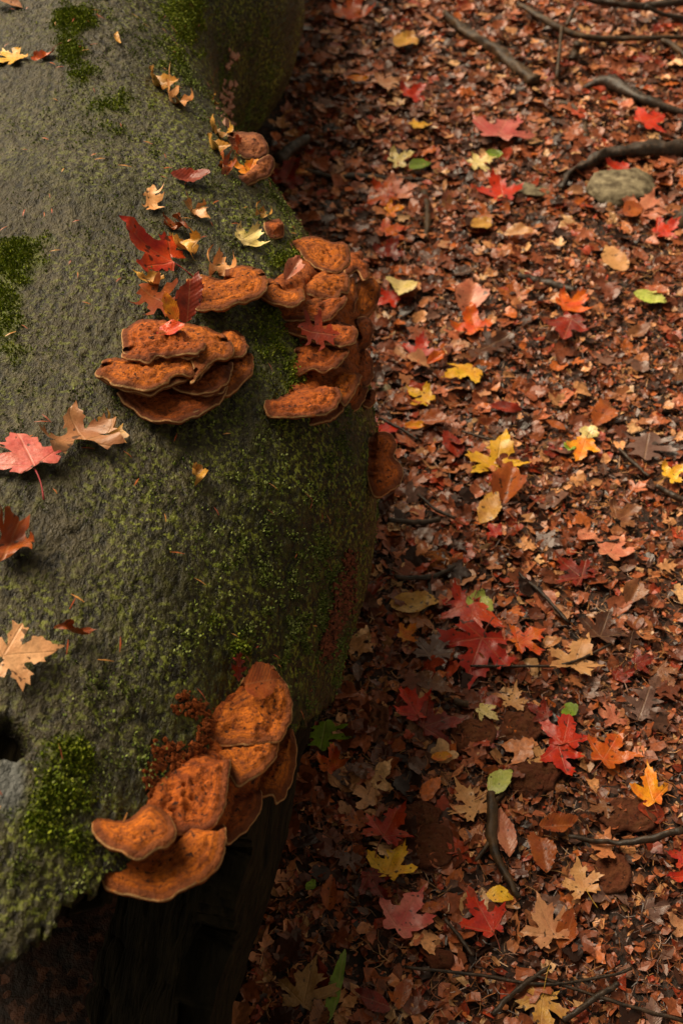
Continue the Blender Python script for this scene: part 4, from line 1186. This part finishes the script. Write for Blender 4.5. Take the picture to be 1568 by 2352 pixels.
# ================================================================== sticks, stones
def stick(name, pts, rad, label, mat, cat='twig', group='twigs on the ground', n=20, sides=7, rise=.0, forks=(), seed=1, rough=.18):
    P = []
    for i, q in enumerate(pts):
        up = (q[2] if len(q) > 2 else .022) * (.45 if q[1] < 700 else 1.15)
        P.append(hit_ground(q[0], q[1], up + rise))
    path = smooth_path(P, n)
    V, Fs = tube(path, rad, sides, seed, rough)
    rm = max(rad)
    V = V + rm * .45 * np.column_stack([fbm(V, rm * 2.2, 2, seed + q) for q in (1, 2, 3)])
    me = mesh_np(name, V, Fs, mat)
    o = link(name, me)
    tag(o, label, cat, group)
    for k, (fp, fr) in enumerate(forks):
        Q = smooth_path([hit_ground(q[0], q[1], q[2] if len(q) > 2 else .018) for q in fp], 12)
        V, Fs = tube(Q, fr, 6, seed + k + 5, rough)
        link('side_twig', mesh_np('side_twig', V, Fs, mat), o)
    return o
ST = [
 ([(1128, 1822, .03), (1130, 1870, .025), (1127, 1930, .02), (1148, 1985, .018), (1190, 2062)], [.0075, .008, .007, .004], 'black forked twig below the pale green half leaf', [([(1133, 1920), (1105, 1960), (1090, 1978)], [.005, .002]), ([(1130, 1850), (1150, 1822), (1162, 1805)], [.004, .003])]),
 ([(1305, 1922), (1400, 1935, .02), (1480, 1930, .03), (1568, 1905, .04)], [.003, .005, .006], 'thin curved black twig passing the smooth dark bracket', []),
 ([(930, 2222), (1100, 2240), (1250, 2262), (1400, 2240), (1450, 2225)], [.0022, .0025, .002], 'very thin dark twig stretched across the muddy litter', []),
 ([(1130, 2330), (1190, 2270), (1265, 2220)], [.004, .0045, .003], 'straight brown twig slanting through muddy litter', []),
 ([(1020, 2110), (1060, 2160), (1085, 2195)], [.003, .003], 'short dark twig beside the bright red maple leaf', []),
 ([(1225, 2240), (1330, 2275), (1440, 2310), (1568, 2345)], [.002, .0026, .003], 'long dark twig sloping beneath the ochre leaf stalk', []),
 ([(1290, 2345), (1370, 2290), (1420, 2260)], [.004, .005, .004], 'brown weathered twig crossing the long dark twig', []),
 ([(905, 1325), (990, 1325), (1045, 1300)], [.004, .005, .003], 'brown twig above the big oval leaf', [([(985, 1330), (985, 1380), (968, 1410)], [.004, .003])]),
 ([(1180, 1310, .01), (1240, 1360), (1305, 1430)], [.003, .004, .003], 'thin black twig running down the path', []),
 ([(1190, 633, .03), (1250, 650, .025), (1322, 672)], [.010, .011, .008], 'dark straight stick lying on the path', []),
 ([(765, 408, .02), (850, 408, .02), (930, 412, .02), (1000, 415, .015)], [.010, .011, .008, .006], 'black wet stick across the deep litter', [([(700, 390), (765, 408)], [.006, .006])]),
 ([(975, 440), (982, 500), (976, 552)], [.009, .009, .008], 'short reddish brown stick pointing down the path', []),
 ([(640, 368, .05), (672, 340, .06), (702, 318, .05)], [.016, .014, .013], 'brown stick leaning out of the dark crevice', []),
 ([(965, 292), (1000, 305), (1032, 318)], [.009, .009], 'pale stick beside the small yellow leaf', []),
 ([(1285, 238), (1318, 248, .03), (1340, 280, .02), (1345, 318)], [.008, .009, .008], 'curved pale root loop in the deep litter', []),
 ([(1060, 990, .02), (1130, 1010), (1155, 1000)], [.0025, .0025], 'thin twig near the clear yellow maple leaf', []),
 ([(1420, 1030), (1450, 1060), (1490, 1095)], [.0035, .004, .003], 'thin twig beside the pinkish brown oak leaf', []),
 ([(1505, 1115), (1568, 1150)], [.006, .007], 'brown twig end near the yellow curled leaf', []),
 ([(1350, 1250), (1420, 1240)], [.003, .002], 'tiny twig by the pinkish tan curled leaf', []),
 ([(890, 1195), (960, 1200), (1010, 1193)], [.005, .005], 'short brown twig by the foot of the log', []),
 ([(1080, 1530), (1190, 1530), (1300, 1525), (1400, 1480)], [.0022, .0026, .002], 'long hair thin twig crossing the path', []),
 ([(1040, 1612, .02), (1075, 1616)], [.006, .006], 'short pale broken twig below the brown ribbed leaf', []),
 ([(960, 1135), (1000, 1170), (1045, 1190)], [.003, .003], 'dark bent twig right of the log', []),
 ([(870, 960), (920, 985), (960, 1010)], [.003, .003], 'dark twig beside the vivid red leaf', []),
 ([(1390, 690), (1470, 640), (1568, 600)], [.002, .003], 'fine twig sloping at the path edge', []),
 ([(1050, 120), (1140, 165), (1262, 90)], [.003, .003], 'fine twig behind the fallen bough', []),
]
for i, (pts, rad, lab, fk) in enumerate(ST):
    stick('twig', pts, rad, lab, M_branch if 'pale' in lab or 'root' in lab or 'reddish' in lab else M_twig, forks=fk, seed=i)
stick('bough', [(1020, 30, .05), (1070, 75, .05), (1130, 110, .045), (1180, 150, .045), (1230, 190, .05)], [.010, .015, .017, .018, .019], 'thick dark bough lying across the deep litter', M_branch, 'branch', None, 30, 12, seed=3, rough=.3)
stick('branch', [(1190, 10, .08), (1250, 45, .09), (1310, 75, .08), (1370, 88, .07), (1470, 88, .06), (1580, 86, .06)], [.010, .011, .010, .008, .006], 'long greenish bent branch over the deep litter', M_branch, 'branch', None, 34, 9, seed=4, forks=[([(1290, 60, .085), (1285, 110, .05), (1278, 180, .02)], [.006, .005]), ([(1318, 20, .12), (1300, 60, .085)], [.006, .006])])
stick('branch', [(1340, -6, .14), (1420, 10, .13), (1480, 14, .12), (1568, 4, .12)], [.010, .010, .011, .012], 'slender branch above the long greenish one', M_twig, 'branch', None, 24, 8, seed=5, forks=[([(1480, 14, .12), (1520, 32, .10), (1568, 42, .08)], [.007, .007])])
stick('branch', [(1520, 92, .05), (1545, 105, .05), (1580, 132, .05)], [.009, .010], 'short grey branch end sticking out of the deep litter', M_branch, 'branch', None, 14, 8, seed=6)
stick('branch', [(1285, 432, .03), (1310, 400, .045), (1345, 375, .06), (1400, 352, .06), (1480, 345, .06), (1580, 345, .05)], [.006, .009, .012, .017, .022, .022], 'rotten forked branch behind the weathered stone', M_twig, 'branch', None, 30, 10, seed=7, rough=.35)
stick('bark_slab', [(1340, 205, .02), (1380, 188, .05), (1430, 205, .06), (1490, 235, .05), (1580, 262, .04)], [.008, .016, .020, .016, .010], 'curved mossy dark bark slab in the deep litter', M_twig, 'bark', None, 26, 10, seed=8, rough=.3)
stick('stub', [(1316, 140, .02), (1322, 115, .07), (1326, 98, .12)], [.015, .013, .013], 'upright broken stub with a pale tip', M_branch, 'branch', None, 12, 8, seed=9)
stick('branch', [(1530, 540, .02), (1555, 515, .03), (1590, 490, .04)], [.02, .024, .024], 'weathered branch end near the glossy red leaf', M_branch, 'branch', None, 12, 8, seed=10)
def stone(x, y, w_, h_, lab, mat, seed, flat=.5, rz=0.0, name='stone', cat='stone', sharp=.25, group=None):
    bm = bmesh.new()
    bmesh.ops.create_icosphere(bm, subdivisions=4, radius=1)
    co = np.array([v.co[:] for v in bm.verts])
    g = np.random.default_rng(seed)
    for k in range(16):                                   # chop with random planes
        d = g.normal(0, 1, 3); d /= np.linalg.norm(d)
        h = g.uniform(.42, .80)
        ex = np.clip(co @ d - h, 0, None)
        co = co - ex[:, None] * d * .9
    co = co + co * (sharp * .25 * fbm(co, .5, 3, seed) + .03 * vnoise(co, .12, seed))[:, None]
    p = hit_ground(x, y, 0.0)
    dep = float(to_px(np.array(p))[2])
    per = dep * TU / 784
    sx = w_ * per * .5
    sy = max(.35 * sx, h_ * per * .62)
    sz = min(sx, sy) * flat
    co = co * [sx, sy, sz]
    c, s_ = math.cos(rz), math.sin(rz)
    co = np.column_stack([co[:, 0] * c - co[:, 1] * s_, co[:, 0] * s_ + co[:, 1] * c, co[:, 2]]) + [p.x, p.y, p.z + sz * .35]
    F3 = np.array([[v.index for v in f.verts] for f in bm.faces])
    bm.free()
    return tag(link(name, mesh_np(name, co, F3, mat)), lab, cat, group)
stone(1420, 455, 235, 120, 'large weathered pale stone under a rotten branch', M_stone, 4, .6, .25, sharp=.9)
stone(1212, 446, 130, 62, 'split chunk of pale grey bark in the deep litter', M_stone, 5, .45, 0, 'bark_chunk', 'bark', .5)
stone(1265, 1490, 46, 50, 'flat dark slate beside the dull orange maple leaf', M_slate, 6, .35, .5)
stone(1510, 1590, 62, 36, 'grey wedge of slate above the purple brown leaf', M_slate, 7, .5, -.2)
stone(875, 895, 44, 60, 'pale stone at the foot of the bracket stack', M_stone, 8, .7, .3)
stone(1395, 1208, 80, 30, 'flat dark slate sunk in the path', M_slate, 9, .2, 0)
stone(838, 1340, 60, 34, 'rough dark stone at the shaded foot of the log', M_slate, 12, .5, 0)

# ================================================================== loose litter
NLEAF = len(LEAF_XY)
PATHY = lambda x, y: np.clip(1 - np.abs((x - (.62 + .12 * (y - 1.6))) / .42) ** 2, 0, 1) * np.clip((2.75 - y) / .5, 0, 1)   # trodden strip with finer litter
def rand_spot(g, ymin=.5, ymax=4.3):
    while True:
        y = g.uniform(ymin, ymax)
        xr = .32 * (y * .68 + 1.25) + .06
        x = g.uniform(-.14, xr)
        if x < float(log_right(y)) + .02: continue
        if g.random() < .55 * float(PATHY(x, y)): continue
        return x, y
RND = [
 ('maple', 'brown', 'dull brown maple leaf pressed flat in the litter', 'dull brown maple leaves in the litter'),
 ('redm', 'greyb', 'grey brown sodden maple leaf in the litter', 'grey brown sodden maple leaves'),
 ('beech', 'brown', 'plain brown beech leaf sunk in the litter', 'plain brown beech leaves'),
 ('beech', 'rust', 'small russet beech leaf among mixed litter', 'small russet beech leaves'),
 ('ovate', 'beige', 'faded beige oval leaf among mixed litter', 'faded beige oval leaves'),
 ('ovate', 'salmon', 'faded salmon oval leaf among mixed litter', 'faded salmon oval leaves'),
 ('redm', 'dred', 'small faded maroon maple leaf among mixed litter', 'small faded maroon maple leaves'),
 ('redm', 'rust', 'small russet maple leaf among mixed litter', 'small russet maple leaves'),
 ('oak', 'dbrown', 'sodden dark brown lobed leaf in the litter', 'sodden dark lobed leaves'),
 ('maple', 'salmon', 'faded salmon maple leaf among mixed litter', 'faded salmon maple leaves'),
 ('frag', 'beige', 'torn beige leaf scrap among mixed litter', 'torn beige leaf scraps'),
 ('frag', 'dbrown', 'torn dark leaf scrap among mixed litter', 'torn dark leaf scraps'),
]
WTS = [14, 12, 13, 14, 10, 12, 8, 12, 9, 10, 8, 9]
import re
def short(lab):
    return re.split(r' (?:with|beside|on|near|touching|above|below|under|lying|behind|against|in|half|whose|overlapping|overlapped|left|tucked|standing|close|leaning|over|at|by|just|alone|beyond|and|right|among) ', lab)[0]
FEAT = [(LEAF_XY[i][0], LEAF_XY[i][1], short(GL[i][6])) for i in range(len(GL))]
g = random.Random(99)
n_more = 292 - NLEAF
made = 0
tries = 0
while made < n_more and tries < 4000:
    tries += 1
    x, y = rand_spot(g)
    L = g.uniform(.034, .060) * (1.1 if y > 2 else 1)
    if any((x - a) ** 2 + (y - b) ** 2 < (r * .75 + L * .42) ** 2 for a, b, r in LEAF_XY): continue
    kd, cl, lab, grp = g.choices(RND, WTS)[0]
    p = Vector((x, y, gz1(x, y) + .014))
    dn, near = min((math.hypot(x - a, y - b), t) for a, b, t in FEAT)
    if dn < .30: lab = re.split(r' (?:in|among|pressed|sunk) ', lab)[0] + (' close to the ' if dn < .14 else ' a hand away from the ') + near
    tl = .28 if y > 2.1 else .16
    n = Vector((g.gauss(0, tl), g.gauss(0, tl), 1)).normalized()
    an = g.uniform(0, 6.28)
    put_leaf(p, n, Vector((math.cos(an), math.sin(an), 0)), L, kd, cl, lab, grp, var=(g.choice(['c0', 'c1']) if g.random() < .14 else None), wide=g.uniform(.8, 1.1), stalk=g.choice([None, None, None, 0, 1]), scol=(.12, .05, .03))
    LEAF_XY.append((x, y, L * .4))
    made += 1

PAL = np.array([[.20, .055, .022], [.30, .09, .035], [.13, .035, .016], [.055, .019, .010], [.03, .012, .008], [.46, .19, .085], [.58, .30, .14], [.40, .13, .065], [.17, .09, .07], [.11, .06, .05], [.34, .05, .018], [.50, .14, .03], [.66, .42, .22]])
PW = np.array([16, 15, 13, 9, 7, 12, 8, 12, 6, 4, 6, 5, 3.2]); PW = PW / PW.sum()
PAL = PAL * [1.12, .97, .82]
ng = np.random.default_rng(2024)
def litter_xy(n, path_keep):
    out = []
    tot = 0
    while tot < n:
        y = .30 + 4.3 * ng.random(n * 2) ** 1.15
        x = ng.uniform(-.25, 1, n * 2) * (.32 * (y * .68 + 1.25) + .48)
        ok = (x > log_right(y) - .06)
        lf = ng.random(n * 2) < .07                      # some on the other side of the log
        x = np.where(lf, log_cx(y) - RL + .04 - .7 * ng.random(n * 2), x)
        ok |= lf
        ok &= ng.random(n * 2) < 1 - (1 - path_keep) * PATHY(x, y)
        low = .30 if path_keep < .5 else .75             # muddy ground with finer, sparser debris beside the near end of the log
        ok &= ng.random(n * 2) < np.clip(low + (1 - low) * (y - .75) / 1.1, low, 1)
        q = np.stack([x[ok], y[ok]], -1)
        out.append(q); tot += len(q)
    return np.concatenate(out)[:n]
def rot_frames(n, tilt):
    up = np.column_stack([ng.normal(0, tilt, n), ng.normal(0, tilt, n), np.ones(n)])
    up /= np.linalg.norm(up, axis=1, keepdims=True)
    a = ng.uniform(0, 2 * math.pi, n)
    t = np.column_stack([np.cos(a), np.sin(a), np.zeros(n)])
    t -= up * (t * up).sum(1, keepdims=True)
    t /= np.linalg.norm(t, axis=1, keepdims=True)
    return t, np.cross(up, t), up
def stuff(name, label, V, Fl, cols, cat='litter'):
    o = link(name, mesh_np(name, V, Fl, M_chip, False, {'Col': np.concatenate([cols, np.ones((len(cols), 1))], 1)}))
    return tag(o, label, cat, kind='stuff')
# whole small leaves, low detail, in one mass
protos = []
for i, kd in enumerate(['redm', 'beech', 'ovate', 'maple', 'frag', 'beech', 'redm', 'ovate', 'frag', 'oak']):
    V, T, _ = leaf_shape(kd, .16, 300 + i, 1.25)
    V[:, 1] -= .45
    V[:, 2] -= V[:, 2].mean()
    protos.append((V, T))
def leaf_mass(n, path_keep, smin, smax, tilt, zlo, zhi, pw):
    xy = litter_xy(n, path_keep)
    t, b, up = rot_frames(n, tilt)
    s = ng.uniform(smin, smax, n)
    z = gz(xy[:, 0], xy[:, 1]) + ng.uniform(zlo, zhi, n)
    c = PAL[ng.choice(len(PAL), n, p=pw)] * ng.uniform(.7, 1.25, (n, 1))
    VV, TT, CC = [], [], []
    off = 0
    for k, (V, T) in enumerate(protos):
        id_ = np.arange(n)[np.arange(n) % len(protos) == k]
        P = (V[None, :, :1] * t[id_, None] + V[None, :, 1:2] * b[id_, None] + V[None, :, 2:] * up[id_, None]) * s[id_, None, None]
        P = P + np.column_stack([xy[id_], z[id_]])[:, None]
        m = len(V)
        VV.append(P.reshape(-1, 3))
        TT.append((T[None] + (np.arange(len(id_)) * m)[:, None, None] + off).reshape(-1, 3))
        CC.append(np.repeat(c[id_], m, 0))
        off += m * len(id_)
    return np.concatenate(VV), np.concatenate(TT), np.concatenate(CC)
V, T, C = leaf_mass(6600, .14, .020, .056, .27, .001, .020, PW)
V2, T2, C2 = leaf_mass(2400, .30, .032, .062, .13, .010, .021, PW)
stuff('leaf_litter', 'dense brown and russet mass of small fallen leaves', np.concatenate([V, V2]), np.concatenate([T, T2 + len(V)]), np.concatenate([C, C2]))
# flakes and torn bits
def flakes(n, path_keep, smin, smax, tilt, zlo, zhi):
    xy = litter_xy(n, path_keep)
    t, b, up = rot_frames(n, tilt)
    s = smin + (smax - smin) * ng.random(n) ** 2.2
    z = gz(xy[:, 0], xy[:, 1]) + ng.uniform(zlo, zhi, n)
    m = 6
    an = np.linspace(0, 2 * math.pi, m, endpoint=False)[None] + ng.uniform(-.35, .35, (n, m))
    rr = ng.uniform(.45, 1.1, (n, m))
    el = ng.uniform(.35, 1.0, (n, 1))
    lx, ly_ = np.cos(an) * rr, np.sin(an) * rr * el
    lz = ng.uniform(-.25, .25, (n, m)) + .25 * (lx ** 2)
    lx = np.concatenate([np.zeros((n, 1)), lx], 1); ly_ = np.concatenate([np.zeros((n, 1)), ly_], 1)
    lz = np.concatenate([np.zeros((n, 1)), lz], 1)
    P = (lx[..., None] * t[:, None] + ly_[..., None] * b[:, None] + lz[..., None] * up[:, None]) * s[:, None, None]
    P = P + np.column_stack([xy, z])[:, None]
    k = np.arange(m)
    tri = np.stack([np.zeros(m, int), 1 + k, 1 + (k + 1) % m], -1)
    T = (tri[None] + (np.arange(n) * (m + 1))[:, None, None]).reshape(-1, 3)
    c = PAL[ng.choice(len(PAL), n, p=PW)] * ng.uniform(.6, 1.3, (n, 1))
    return P.reshape(-1, 3), T, np.repeat(c, m + 1, 0)
V, T, C = flakes(84000, 1.0, .003, .018, .30, .0, .014)
stuff('leaf_crumbs', 'fine reddish brown mulch of broken leaf bits on the ground', V, T, C)
# needles and fibres
def needles(n, path_keep, lmin, lmax, wdt, zlo, zhi, pal):
    xy = litter_xy(n, path_keep)
    t, b, up = rot_frames(n, .22)
    L = ng.uniform(lmin, lmax, n)[:, None]
    z = gz(xy[:, 0], xy[:, 1]) + ng.uniform(zlo, zhi, n)
    c0 = np.column_stack([xy, z])
    bend = ng.uniform(-.25, .25, (n, 1)) * L
    ww = wdt * ng.uniform(.6, 1.4, (n, 1))
    A = c0 - t * L * .5; B = c0 + b * bend; D = c0 + t * L * .5
    P = np.stack([A - b * ww, A + b * ww, B + b * ww + up * ww, D + b * ww * .6, D - b * ww * .6, B - b * ww + up * ww], 1)
    o = (np.arange(n) * 6)[:, None]
    Fq = np.concatenate([o + np.array([0, 1, 2, 5]), o + np.array([5, 2, 3, 4])])
    c = pal[ng.integers(0, len(pal), n)] * ng.uniform(.6, 1.3, (n, 1))
    return P.reshape(-1, 3), Fq, np.repeat(c, 6, 0)
NP_ = np.array([[.22, .065, .02], [.12, .04, .018], [.34, .12, .035], [.05, .02, .01], [.42, .20, .07]])
V, T, C = needles(33000, 1.0, .010, .032, .0006, .006, .016, NP_)
stuff('needle_litter', 'rusty conifer needles strewn through the leaf litter', V, T, C)
# orange needles stuck to the bark
idx, g = scatter_on_bark(np.where(vis & (lt > R(5)), 1.0, 0) + 1e-12, 260, 8)
n = len(idx)
nn = bn[idx]
t = np.cross(nn, g.normal(0, 1, (n, 3))); t /= np.linalg.norm(t, axis=1, keepdims=True)
s_ = np.cross(nn, t)
L = g.uniform(.004, .010, (n, 1)); ww = g.uniform(.0006, .0013, (n, 1))
c0 = bp[idx] + nn * .0035
P = np.stack([c0 - t * L - s_ * ww * .3, c0 - t * L + s_ * ww * .3, c0 + s_ * ww + nn * .001, c0 + t * L + s_ * ww * .4, c0 + t * L - s_ * ww * .4, c0 - s_ * ww + nn * .001], 1).reshape(-1, 3)
o_ = (np.arange(n) * 6)[:, None]
Fq = np.concatenate([o_ + np.array([0, 1, 2, 5]), o_ + np.array([5, 2, 3, 4])])
NC = np.array([[.50, .13, .03], [.42, .08, .025], [.55, .25, .06], [.30, .07, .03]])
C = np.repeat(NC[g.integers(0, 4, n)], 6, 0)
stuff('needles_on_bark', 'small orange needles scattered over the mossy bark', P, Fq, C)
